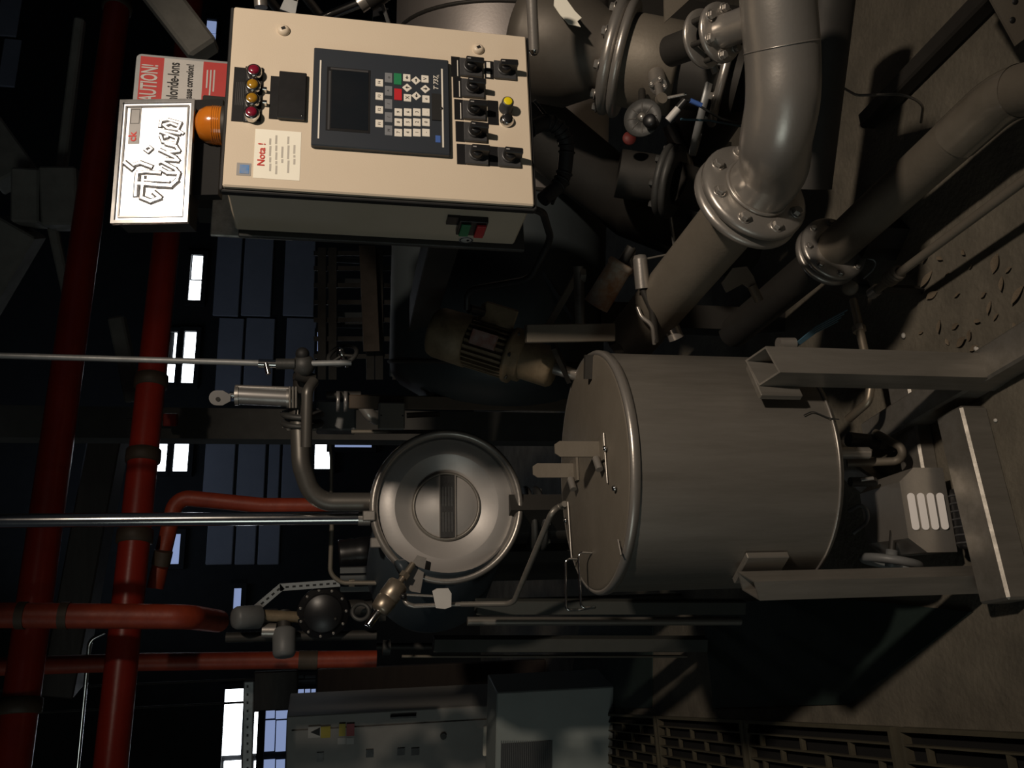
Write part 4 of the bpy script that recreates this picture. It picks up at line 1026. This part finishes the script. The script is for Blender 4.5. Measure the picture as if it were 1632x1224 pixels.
t = thing('torn_insulation', 'pale torn sheet metal scrap beside the rear elbow pipe', 'scrap', at(1185, 460, 2.1))
MB().prism(frame(at(1178, 440, 2.1), V((1, 0, 0)), ZU, V((0, -1, 0))), [(-.02, .05), (.02, .02), (.026, -.02), (.0, -.04), (-.05, -.06), (-.02, -.01), (-.045, .035)], -.003, .003).build('sheet', mat('pale_scrap', (.30, .27, .23), .6, .3), t)
MB().tube([at(1198, 455, 2.1), at(1210, 480, 2.1)], .012, 10).build('stub', dusty, t)
t = thing('small_round_plug', 'short bright steel plug above the right leg top', 'plug', at(1262, 545, 2.0))
MB().cyl(at(1240, 548, 2.0), at(1266, 548, 2.0), .016, n=20).build('plug', steel2, t)
for k in range(4):
    solo('blue_hose', MB().tube(fillet([at(1270, 552 - 2 * k, 2.02), at(1300, 530 - 3 * k, 2.05), at(1335 + 5 * k, 512 - 6 * k, 2.1)], .03), .0022, 6), blueh, ['thin blue hose strand beside the bright plug, lowest of four', 'second thin blue hose strand from below beside the plug', 'third thin blue hose strand from below beside the plug', 'thin blue hose strand beside the plug, topmost of four'][k], 'hose', 'thin blue hoses')
# backlit flange glimpse behind the elbow
t = thing('rear_flange', 'pale blue grey flange glimpsed between elbow and floor pipe', 'flange', at(1350, 290, 2.7))
fa = V((.6, -.75, .2)).normalized()
flange(t, at(1338, 295, 2.6), fa, .075, .03, .018, galv); bolts(t, at(1338, 295, 2.6) + fa * .009, fa, .06, 6, .010, bolt_dk)
# dark rail on the floor, perforated corner channel
g0, g1 = fl(1590, -20, .03), fl(1380, 195, .03)
t = thing('floor_rail', 'dark rail lying across the floor behind floor pipe', 'rail', (g1.x, g1.y, 0))
MB().beam(g0, g1, .05, .05, bev=.006).build('rail', dkmetal, t)
MB().tube(fillet([at(1335, 135, 2.2), fl(1365, 152, .2), fl(1440, 150, .15), fl(1472, 165, .1), fl(1468, 195, .05)], .06), .0035, 8).build('loose_wire', steel, t)
pc = fl(1660, 20, .15)
t = thing('perforated_channel', 'perforated steel channel corner at the floor', 'channel', (pc.x, pc.y, 0))
pcm = frame(fl(1616, 22, .12), V((.75, -.1, .65)).normalized(), V((-.6, .2, .75)).normalized(), V((.2, -.95, .1)).normalized())
MB().box(pcm, -.06, .2, -.03, .03, -.003, .003).build('web', dusty, t); MB().box(pcm, -.055, .2, -.03, -.026, -.06, 0).build('flange', dusty, t)
for k in range(6): MB().lathe(pcm @ tr(-.04 + .03 * k, .012 if k % 2 else -.012, .0031), [(.007, 0), (.007, .0006), (0, .0006)], 14).build('hole', ink, t)
MB().box(Matrix.Translation((pc.x, pc.y, 0)), -.02, .02, -.02, .02, 0, .16).build('foot', dkmetal, t)

# ------------------------------------------------------------------ valve rig above the hatch
t = thing('u_pipe', 'curved steel pipe coming down onto the round hatch', 'pipe', at(600, 800, 2.9))
MB().tube(fillet([at(475, 620, 2.95), at(480, 740, 2.9), at(500, 800, 2.9), at(625, 800, 2.9)], .14, 12), .031, 22).build('pipe_body', dimsteel, t)
t = thing('vent_pipe', 'narrow upright steel pipe in front of the flange joint', 'pipe', at(495, 715, 2.82))
MB().tube(fillet([at(500, 608, 2.86), at(490, 622, 2.82), at(488, 712, 2.82)], .03), .0175, 18).build('pipe_body', dimsteel, t)
t = thing('pneumatic_cylinder', 'pale steel pneumatic cylinder with rounded eyelet above the flange', 'cylinder', at(480, 632, 2.9))
p0, p1 = at(380, 630, 2.9), at(458, 634, 2.9)
palec = mat('pale_cylinder', (.34, .33, .32), .35, .6, (.27, .26, .25), 10)
MB().cyl(p0, p1, .030, n=26).build('barrel', palec, t); MB().cyl(at(376, 617, 2.89), at(460, 620, 2.89), .008, n=12).build('side_tube', steel2, t)
for (a, b) in (((375, 630), (381, 630)), ((457, 634), (470, 634))): MB().cyl(at(*a, 2.9), at(*b, 2.9), .034, n=26).build('end_cap', steel2, t)
MB().cyl(at(366, 629, 2.9), p0, .010, n=14).build('rod', chrome, t)
em = frame(at(349, 634, 2.89), V((1, 0, 0)), ZU, V((0, -1, 0)))
ey = MB().prism(em, [(.024 * math.cos(math.radians(a)), .024 * math.sin(math.radians(a)) + .006) for a in range(0, 181, 20)] + [(-.024, -.012), (-.010, -.036), (.010, -.036), (.024, -.012)], -.008, .008).build('eyelet', palec, t)
MB().cyl(em @ V((-.004, .002, .008)), em @ V((-.004, .002, .012)), .007, n=14).build('pin', dkmetal, ey)
for k in range(3): MB().cyl(at(462 + 5 * k, 616, 2.86), at(462 + 5 * k, 650, 2.86), .004, n=8).build('tie_rod', steel, t)
t = thing('flange_joint', 'dark bolted flange joint below the pneumatic cylinder', 'flange', at(485, 668, 2.95))
fc = at(482, 660, 2.95); fa = V((-1, .15, 0)).normalized()
flange(t, fc, fa, .072, .03, .016, castg); flange(t, fc + fa * .03, fa, .072, .03, .016, castg); bolts(t, fc + fa * .038, fa, .058, 8, .008)
MB().cyl(fc, fc - fa * .12, .032, n=20).build('stub', dkmetal, t); MB().cyl(fc + fa * .03, fc + fa * .14, .032, n=20).build('stub', steel, t)
t = thing('diaphragm_valve', 'dark round valve head on the thin hanging rod', 'valve', at(490, 580, 2.88))
MB().lathe(axis_frame(at(484, 582, 2.86), (.1, -1, 0)), [(0, -.03), (.026, -.03), (.036, -.01), (.036, .01), (.02, .026), (0, .03)], 26).build('head', castg, t)
MB().lathe(axis_frame(at(482, 564, 2.85), (.1, -1, 0)), [(0, -.02), (.020, -.02), (.022, .0), (.012, .014), (0, .016)], 20).build('cap', rubber, t)
MB().cyl(at(470, 596, 2.86), at(500, 605, 2.88), .02, n=16).build('body', dkmetal, t)
t = thing('handwheel', 'dim flat handwheel seen edge on right of rod valve', 'handwheel', at(545, 570, 3.1))
hw = axis_frame(at(546, 566, 3.1), V((.6, -.5, .3))); MB().torus(hw, .052, .008, 32, 8).build('wheel_rim', castg, t); MB().lathe(hw, [(0, -.05), (.012, -.05), (.012, .03), (0, .032)], 14).build('hub', chrome, t)
MB().tube([hw @ V((0, 0, -.04)), at(556, 578, 2.85)], .006, 8).build('stem', castg, t)
for k in range(3): MB().tube([hw @ V((0, 0, 0)), hw @ V((.05 * math.cos(k * 2.1), .05 * math.sin(k * 2.1), 0))], .005, 6).build('spoke', castg, t)
t = thing('small_flange_joint', 'pair of small pale flanges right of the vent pipe', 'flange', at(545, 650, 3.0))
MB().cyl(at(520, 630, 3.02), at(575, 630, 3.02), .014, n=14).build('tube', dkmetal, t)
for px in (536, 548): MB().lathe(axis_frame(at(px, 640, 3.0), (0, 0, -1)), [(0, 0), (.036, 0), (.036, .012), (0, .012)], 24).build('flange', palec, t)
t = thing('actuator_box', 'dim pale grey actuator box behind the small flanges', 'box', at(560, 660, 3.15))
MB().box(frame(at(545, 662, 3.15), AA, DA, ZU), -.06, .05, -.02, .05, -.05, .09, .006).build('box', vgrey, t)
MB().tube(fillet([at(575, 640, 3.05), at(590, 662, 3.05), at(602, 668, 3.08)], .03), .022, 16).build('elbow', steel2, t)
# brown post with grey junction box
a, b = at(556, 640, 2.85), at(900, 637, 2.85)
t = thing('brown_post', 'dark brown upright steel post right of round hatch', 'post', V((b.x, b.y, 0)))
MB().beam(a, V((a.x + .005, a.y, 0)), .045, .045, (1, 0, 0), .003).build('post', brownp, t)
t = thing('junction_box', 'small dusty grey junction box on the brown post', 'box', at(640, 665, 2.8))
jm = frame(at(624, 663, 2.80), V((1, .1, 0)).normalized(), ZU, V((.1, -1, 0)).normalized())
MB().box(jm, -.044, .044, -.042, .042, -.03, .02, .004).build('body', vgrey, t); MB().box(jm, -.042, .042, -.040, .040, .02, .026, .003).build('cover', mat('box_cover', (.15, .14, .12), .6), t)
for s in (-.034, .034): MB().lathe(jm @ tr(0, s, .026), [(.003, 0), (.002, .001), (0, .001)], 8).build('screw', ink, t)
t = thing('conduit', 'thin upright conduit running down beside junction box', 'conduit', at(700, 690, 3.05))
MB().tube([at(560, 688, 3.05), at(700, 688, 3.05)], .0075, 10).build('tube', dusty, t)
MB().tube([at(648, 662, 3.02), at(700, 660, 3.02)], .010, 10).build('drop_tube', dusty, t)
MB().tube(fillet([at(528, 900, 3.25), at(528, 730, 3.25), at(526, 708, 3.25)], .02), .0065, 10).build('loop_tube', dusty, t)
t = thing('bent_tube', 'thin grey bent tube left of the chrome pipe', 'pipe', at(600, 928, 3.1))
MB().tube(fillet([at(530, 812, 3.12), at(526, 915, 3.12), at(545, 929, 3.12), at(600, 929, 3.1)], .05), .0085, 10).build('tube', dusty, t)
MB().lathe(axis_frame(at(556, 929, 3.12), (0, 0, -1)), [(0, 0), (.014, 0), (.014, .02), (0, .02)], 6, False).build('nut', dusty, t)
# ------------------------------------------------------------------ dark rack of cable trays beside the kettle
t = thing('cable_rack', 'dark open rack of cable trays under the cabinet', 'rack', V((.7, 5.5, 0)))
YR = 5.6
for px in (513, 530, 590, 604, 632, 646):
    a = at(px, 395, YR); b = at(px, 605, YR); MB().beam(a, b, .035, .05).build('rail', dkmetal, t)
for py in (404, 428, 455, 482, 510, 540, 568):
    MB().beam(at(500, py, YR + .03), at(660, py, YR + .03), .035, .03).build('rung', dkmetal, t)
a = at(520, 395, YR); 
for py in (400, 600):
    q = at(590, py, YR + .06); MB().beam(V((q.x, q.y, 2.2)), V((q.x, q.y, 0)), .05, .05).build('leg', dkmetal, t)
MB().beam(at(585, 392, YR - .1), at(592, 560, YR - .1), .05, .10).build('brown_board', brownp, t)
rackback = mat('rack_grey_sheet', (.10, .11, .115), .7)
for (x0, x1, y0, y1) in ((535, 585, 412, 418), (535, 588, 445, 452), (535, 585, 498, 505), (535, 585, 512, 522), (622, 632, 440, 455), (622, 632, 498, 505), (622, 632, 512, 525), (621, 630, 560, 600)):
    a = at(x0, y1, YR + .2); b = at(x1, y0, YR + .2); MB().box(frame(V((0, YR + .2, 0)), V((1, 0, 0)), V((0, 1, 0)), ZU), a.x, b.x, 0, .02, b.z, a.z).build('tray_sheet', rackback, t)
# ------------------------------------------------------------------ blower and motor caps left of the hatch
bc = at(515, 977, 3.2); bn = V((.12, -.99, .02)).normalized()
t = thing('blower_housing', 'round black blower cover ringed with bright bolts', 'blower', V((bc.x, bc.y, bc.z - .1)))
bmx = axis_frame(bc, bn); blower_t = t
MB().lathe(bmx, [(.092, -.05), (.094, -.006), (.092, 0), (.072, .001), (.070, .010), (.066, .014), (0, .018)], 44).build('cover', blackp, t)
for k in range(11):
    a = k * 2 * math.pi / 11 + .2
    inst(bolt_me, 'bolt', bmx @ tr(.083 * math.cos(a), .083 * math.sin(a), 0) @ Matrix.Scale(.0038, 4), t)
MB().lathe(axis_frame(bc + V((0, .03, 0)), -bn), [(0, 0), (.09, 0), (.07, .12), (0, .13)], 36).build('volute', dkmetal, t)
MB().lathe(bmx @ tr(-.02, -.045, .016), [(.006, 0), (.005, .003), (0, .004)], 12).build('plug', dkmetal, t)
MB().tube([bc + V((-.0, .06, -.06)), V((bc.x, bc.y + .06, HC.z + .225))], .03, 14).build('stand', dkmetal, t)
for (a, b, lab) in (((372, 985), (412, 983), 'dim grey plastic motor cap above round blower'), ((453, 1048), (453, 1005), 'dim grey plastic motor cap left of round blower')):
    p, q = at(*a, 3.15), at(*b, 3.2); t = thing('fan_motor', lab, 'motor', q)
    f = axis_frame(p, q - p); Lc = (q - p).length
    MB().lathe(f, [(0, 0), (.018, .001), (.034, .004), (.040, .015), (.042, Lc), (.03, Lc + .01), (0, Lc + .01)], 30).build('cap', vgrey, t)
    MB().cyl(q, q + (q - p).normalized() * .07, .026, n=18).build('neck', dkmetal, t)
t = blower_t
MB().tube([at(360, 1016, 3.25), at(440, 1014, 3.25), at(600, 1012, 3.25)], .018, 14).build('tube', dkmetal, t)
MB().cyl(at(418, 1005, 3.2), at(440, 1005, 3.2), .026, n=18).build('clamp', steel2, t)
MB().tube([at(410, 980, 3.2), at(480, 984, 3.22)], .02, 14).build('rust_tube', motorb, t)
t = thing('perforated_strip', 'bent galvanised perforated strip above the blower', 'strip', at(540, 933, 3.2))
for (a, b) in (((392, 983), (450, 934)), ((446, 936), (542, 929))):
    p, q = at(*a, 3.2), at(*b, 3.2); d = (q - p).normalized(); m = frame(p, d, d.cross(V((0, 1, 0))).normalized(), V((0, -1, 0)))
    Lp = (q - p).length; st = MB().box(m, 0, Lp, -.013, .013, -.003, .003).build('strip', galv, t)
    k = .02
    while k < Lp - .01:
        MB().box(m, k, k + .012, -.0035, .0035, -.0034, -.003).build('slot', ink, st); MB().box(m, k, k + .012, -.0035, .0035, .003, .0034).build('slot', ink, st); k += .024
wp = thing('stacked_sheets', 'stack of pale grey boards behind the bent tube', 'boards', at(580, 935, 3.6))
for (y0, y1) in ((904, 914), (917, 930), (934, 944)):
    a = at(542, y1, 3.6); b = at(598, y0, 3.6); MB().box(frame(V((0, 3.6, 0)), V((1, 0, 0)), V((0, 1, 0)), ZU), a.x, b.x, 0, .02, b.z, a.z).build('board', vgrey, wp)
sh = thing('rear_shelf', 'dark narrow shelf carrying the boards and the black drum', 'shelf', at(602, 905, 3.7))
q = at(603, 905, 3.68)
MB().box(Matrix.Translation((q.x, q.y, q.z)), -.2, .2, -.1, .12, -.03, -.002).build('plank', dkmetal, sh)
for s_ in (-.17, .17): MB().box(Matrix.Translation((q.x + s_, q.y, 0)), -.02, .02, -.02, .02, 0, q.z - .03).build('leg', dkmetal, sh)
dk = thing('dark_drum', 'black ribbed drum behind the bent tube', 'drum', at(580, 885, 3.6))
MB().lathe(axis_frame(at(540, 884, 3.7), (.1, 0, -1)), [(0, 0), (.06, 0), (.064, .01), (.06, .03), (.064, .05), (.06, .07), (.064, .09), (.06, .17), (0, .17)], 26).build('drum', blackp, dk)
# ------------------------------------------------------------------ upright rails and pipes left of the tank
def upright(name, label, px0, px1, py, Y, w, m, cat, rnd=False):
    a = at(px0, py, Y); b = at(px1, py, Y); t = thing(name, label, cat, V((b.x, b.y, min(a.z, b.z))))
    if rnd: MB().tube([a, b], w / 2, 14).build('tube', m, t)
    else: MB().beam(a, b, w, w, (1, 0, 0), .003).build('post', m, t)
    return t
gpost = mat('grey_green_post', (.065, .068, .062), .6, .2, (.045, .048, .043), 6)
upright('steel_post', 'grey flat steel upright under the wire handle', 758, 1185, 967, 2.75, .045, gpost, 'post')
upright('steel_pipe', 'dull shiny upright pipe behind the flat steel upright', 745, 1180, 990, 2.95, .03, steel, 'pipe', True)
upright('steel_post', 'dim grey green upright channel left of hatch vessel', 690, 1130, 1026, 3.4, .055, gpost, 'post')
upright('steel_pipe', 'thin dim upright rod left of the grey green channel', 640, 1120, 1046, 3.6, .012, dusty, 'rod', True)
t = upright('steel_pipe', 'short capped dim pipe below the blue vessel', 600, 900, 1030, 3.7, .03, dkmetal, 'pipe', True)
MB().cyl(at(610, 1032, 3.5), at(622, 1032, 3.5), .03, n=18).build('cap', castg, t)
# ------------------------------------------------------------------ cabinets at the far left
def box_px(x0, x1, y0, y1, Y, dep):
    a = at(x0, y0, Y); b = at(x1, y1, Y); o = V((b.x, Y, min(a.z, b.z))); return o, abs(a.x - b.x), abs(a.z - b.z)
def panel_box(name, label, cat, x0, x1, y0, y1, Y, dep, m, part='body', down=False):
    o, w_, h_ = box_px(x0, x1, y0, y1, Y, dep)
    fm_ = frame(o, V((1, 0, 0)), ZU, V((0, -1, 0))); t = thing(name, label, cat, V((o.x + w_ / 2, Y, 0 if down else o.z)))
    MB().box(fm_, 0, w_, -o.z if down else 0, h_, -dep, 0, .006).build(part, m, t)
    return t, fm_, w_, h_
t, fm_, w_, h_ = panel_box('switch_cabinet', 'grey electrical switch cabinet with warning labels at left', 'cabinet', 457, 778, 1142, 1300, 5.4, .4, cabgrey, down=True)
def on(px0, px1, py0, py1, mm, nm, z0=0, z1=.003, Y=5.4, par=None):
    a = at(px0, py1, Y); b = at(px1, py0, Y); MB().box(frame(V((0, Y, 0)), V((1, 0, 0)), ZU, V((0, -1, 0))), a.x, b.x, b.z, a.z, z0, z1).build(nm, mm, par or t)
on(462, 775, 1146, 1298, cabgrey, 'door', 0, .012)
on(491, 511, 1156, 1175, whitesign, 'warning_label', .012, .014); on(511, 527, 1156, 1175, signyel, 'warning_label', .012, .014)
a = at(503, 1165, 5.4); MB().prism(frame(V((a.x, 5.386, a.z)), V((1, 0, 0)), ZU, V((0, -1, 0))), [(-.026, -.026), (.026, -.026), (0, .03)], 0, .002).build('triangle_mark', ink, t)
on(540, 551, 1152, 1172, signyel, 'warning_label', .012, .014); on(552, 565, 1152, 1172, signred2, 'warning_label', .012, .014); on(538, 551, 1174, 1185, whitesign, 'warning_label', .012, .014); on(552, 564, 1174, 1185, whitesign, 'warning_label', .012, .014)
for (x0, x1, y0, y1) in ((505, 516, 1197, 1212), (583, 595, 1192, 1205), (633, 645, 1190, 1202), (655, 668, 1190, 1202)): on(x0, x1, y0, y1, blackp, 'name_tag', .012, .02)
a = at(706, 1171, 5.4); MB().cyl(V((a.x, 5.39, a.z)), V((a.x, 5.37, a.z)), .02, n=16).build('lock', castg, t)
on(622, 663, 1138, 1143, blackp, 'handle', .0, .03)
t, fm_, w_, h_ = panel_box('cooling_unit', 'pale cabinet cooling unit with a vent grille', 'cooler', 792, 884, 1104, 1290, 4.6, .3, cabwhite, down=True)
on(797, 879, 1180, 1280, greyp, 'grille_back', 0, .004, 4.6)
for k in range(28): on(797 + 3 * k, 798.3 + 3 * k, 1180, 1280, vgrey, 'grille_slat', .004, .008, 4.6)
t, fm_, w_, h_ = panel_box('small_notice', 'small cream notice with red print between cabinets', 'notice', 771, 790, 1158, 1205, 5.0, .03, paper, 'board')
o_ = at(780, 1182, 5.0); MB().box(Matrix.Translation((o_.x, 5.04, 0)), -.02, .02, -.01, .02, 0, o_.z).build('post', dkmetal, t)
for k in range(3): on(775 + 4 * k, 777 + 4 * k, 1164, 1200, redink, 'print_line', .0, .002, 5.0)
t, fm_, w_, h_ = panel_box('brown_board', 'large dark brown board hanging behind the switch cabinet', 'board', 405, 474, 1072, 1130, 6.2, .04, cabbrown)
o_ = at(410, 1100, 6.22)
for s_ in (-.08, .08): MB().tube([o_ + V((s_, 0, 0)), V((o_.x + s_, o_.y, 6.4))], .008, 6).build('hanger_rod', dkmetal, t)
panel_box('brown_board', 'wide dark brown board left of the far window strip', 'board', 506, 745, 1068, 1134, 6.2, .04, cabbrown, down=True)
t, fm_, w_, h_ = panel_box('perforated_post', 'galvanised perforated angle post before the far left window', 'post', 388, 401, 1086, 1290, 4.6, .012, galv, 'angle')
for k in range(14): on(393, 396, 1092 + 13 * k, 1096 + 13 * k, ink, 'slot', 0, .001, 4.6)
# ------------------------------------------------------------------ floor: grating, green plates with painted shade, litter
GO = V((-.775, 1.70, .0)); GD = V((-.344, .939, 0)).normalized(); GA = V((-GD.y, GD.x, 0))      # GA towards the left
gm = frame(GO, GD, GA, ZU)
pit = MB().box(gm, -.6, 4.8, .01, 2.2, .0005, .002).build('pit_cover', mat('pit_black', (.006, .006, .006), .9), None); tag(recenter(pit), 'black drain trench bottom under the floor gratings', 'trench')
NB_ = 11
for g, (u0, u1, lab) in enumerate(((-.5, .42, 'rusty floor grating nearest the camera over the trench'), (.45, 1.37, 'second floor grating from the camera over the trench'), (1.40, 2.32, 'third floor grating from camera over the trench'), (2.35, 3.27, 'fourth floor grating from camera over the trench'), (3.30, 4.2, 'farthest floor grating over the trench'))):
    c = gm @ V((u0, 0, .002)); t = thing('floor_grating', lab, 'grating', c, group='floor gratings')
    for (a, b, c_, d) in ((u0, u1, .0, .012), (u0, u1, .60, .612), (u0, u0 + .014, .012, .60), (u1 - .014, u1, .012, .60)):
        MB().box(gm, a, b, c_, d, .002, .034).build('frame_bar', grate_m, t)
    for k in range(1, NB_ + 3):
        v = .6 * k / (NB_ + 3); MB().box(gm, u0 + .014, u1 - .014, v, v + .005, .004, .03).build('bearing_bar', grate_m, t)
        for q in range(3):
            u = u0 + .08 + q * .29 + (.145 if k % 2 else 0)
            if u < u1 - .03: MB().box(gm, u, u + .012, v, v + .6 / (NB_ + 3), .012, .028).build('cross_link', grate_m, t)
solo('yellow_strip', MB().box(gm, 1.0, 2.6, .625, .66, .002, .03), yellowp, 'yellow painted kerb strip beyond the floor gratings', 'kerb')
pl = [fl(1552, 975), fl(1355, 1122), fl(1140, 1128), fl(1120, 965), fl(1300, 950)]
gp = thing('green_plate_shade', 'dark green floor plate left of tank, shaped as the tank shadow', 'plate', V((pl[1].x, pl[1].y, 0)))
MB().prism(I4, [(p.x, p.y) for p in pl], .0005, .006).build('plate', greenp, gp)  # dark colour and outline stand in for the tank's shadow on the floor
pl = [fl(1120, 965), fl(1140, 1128), fl(1108, 1130), fl(1046, 1016), fl(1040, 965)]
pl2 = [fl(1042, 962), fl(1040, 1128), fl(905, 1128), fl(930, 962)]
gp = thing('green_plate_shade', 'farther dark green steel plate beside the floor gratings', 'plate', V((pl2[1].x, pl2[1].y, 0)))
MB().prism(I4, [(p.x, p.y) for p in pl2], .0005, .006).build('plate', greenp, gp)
lf = MB(); n = 9
prof = [(math.sin(math.pi * k / 8) * .32, k / 8 - .5) for k in range(9)]
leaf_vs = [V((-w, y, .22 * w + .12 * (y + .5) ** 2)) for w, y in prof] + [V((0, y, .12 * (y + .5) ** 2)) for w, y in prof] + [V((w, y, .3 * w + .12 * (y + .5) ** 2)) for w, y in prof]
lf.add(leaf_vs, [(k, k + 1, n + k + 1, n + k) for k in range(8)] + [(n + k, n + k + 1, 2 * n + k + 1, 2 * n + k) for k in range(8)], True)
leaf_me = shared('dry_leaf', lf, leaf_m)
LP = [(1500, 412), (1512, 438), (1538, 402), (1480, 445), (1550, 425), (1488, 470), (1570, 470), (1580, 490), (1600, 452), (1626, 470), (1525, 520), (1535, 545), (1548, 535), (1512, 545), (1560, 512), (1590, 505), (1600, 540), (1500, 520), (1478, 412), (1610, 430), (1528, 470), (1590, 420), (1620, 520), (1555, 555), (1470, 530)]
for k, (px, py) in enumerate(LP):
    o = bpy.data.objects.new('dry_leaf', leaf_me); col.objects.link(o); p = fl(px, py); s = random.uniform(.018, .055)
    o.location = (p.x, p.y, .004); o.scale = (s * random.uniform(.5, .9), s, s); o.rotation_euler = (random.uniform(-.15, .15), random.uniform(-.3, .3), random.uniform(0, 6.3))
    tag(o, 'curled dry leaf on the dusty floor right of the tank leg', 'leaf', 'dry leaves on the floor')
pb = shared('white_pebble', MB().lathe(I4, [(0, 0), (.6, .05), (1, .5), (.8, .95), (.3, 1.2), (0, 1.25)], 9), pebble_m)
for k, (px, py) in enumerate(((1588, 670), (1562, 684), (1570, 698), (1574, 706), (1616, 900), (1442, 535), (1558, 556))):
    o = bpy.data.objects.new('white_pebble', pb); col.objects.link(o); p = fl(px, py); o.location = (p.x, p.y, 0); s = random.uniform(.005, .008); o.scale = (s, s * 1.2, s); o.rotation_euler = (0, 0, k)
    tag(o, ('pale pebble nearest the right end of the front base beam', 'pale pebble just left of the one by the beam end', 'pale pebble in the middle of the front beam trio', 'tiny pale pebble touching the front base beam', 'pale pebble beside the left end of the front base beam', 'pale pebble behind the right tank leg by the steel tube', 'pale pebble among the dry leaves beside the right leg')[k], 'pebble', 'pale pebbles on the floor')

# wide dim upright behind the valve rig
a = at(420, 680, 4.6); t = solo('hall_column', MB().box(Matrix.Translation((a.x, a.y, 0)) @ rz(.3), -.08, .08, -.06, .06, 0, 6.4), mat('dim_grey_column', (.09, .088, .08), .8, 0, (.06, .058, .054), 5), 'dim grey steel column behind the pneumatic cylinder', 'column')
t = thing('red_box', 'tiny red box under the lower red main', 'box', at(275, 670, 4.4)); p = at(272, 669, 4.42)
MB().box(Matrix.Translation(p), -.03, .03, -.03, .03, -.03, .03, .004).build('box', redpipe, t); MB().tube([p, p + V((0, 0, .2))], .006, 6).build('hanger', dkmetal, t)
# steel rod gear glimpsed above the cabinet's right edge
t = thing('linkage_rod', 'shiny steel linkage rod with collar behind the cabinet', 'rod', at(520, 30, 2.25))
a, b = at(470, 48, 2.3), at(578, 3, 2.2); MB().tube([a, b], .012, 14).build('rod', chrome, t); d = (b - a).normalized()
MB().cyl(at(572, 8, 2.2), at(592, -6, 2.19), .022, n=20).build('collar', steel2, t); MB().tube([at(585, 0, 2.2), at(660, -50, 2.15)], .03, 18).build('sleeve', dkmetal, t)
MB().beam(at(604, -10, 2.18), at(622, 45, 2.25), .014, .008).build('lever', galv, t); MB().box(frame(at(606, 30, 2.3), AA, DA, ZU), -.02, .02, -.02, .02, -.02, .02).build('block', blackp, t)
MB().tube([a, a + V((.15, .5, -.1))], .012, 10).build('arm', dkmetal, t)
t = thing('small_tap', 'small bright tap nub above the cabinet top edge', 'tap', at(415, 20, 2.2))
MB().tube([at(414, -20, 2.2), at(416, 12, 2.2)], .016, 14).build('nub', steel2, t); MB().tube([at(414, -20, 2.2), at(414, -20, 2.2) + V((0, .9, -.25))], .012, 10).build('pipe', dkmetal, t)
t = thing('small_tap', 'second small tap with flat lever above cabinet top', 'tap', at(465, 20, 2.2))
MB().tube([at(475, -20, 2.2), at(462, 18, 2.2)], .010, 12).build('spout', chrome, t); MB().prism(frame(at(461, 10, 2.19), V((1, 0, 0)), ZU, V((0, -1, 0))), [(-.02, -.015), (.012, -.02), (.02, .01), (-.01, .022)], -.003, .003).build('lever', galv, t)
MB().tube([at(475, -20, 2.2), at(475, -20, 2.2) + V((.05, .9, -.25))], .012, 10).build('pipe', dkmetal, t)
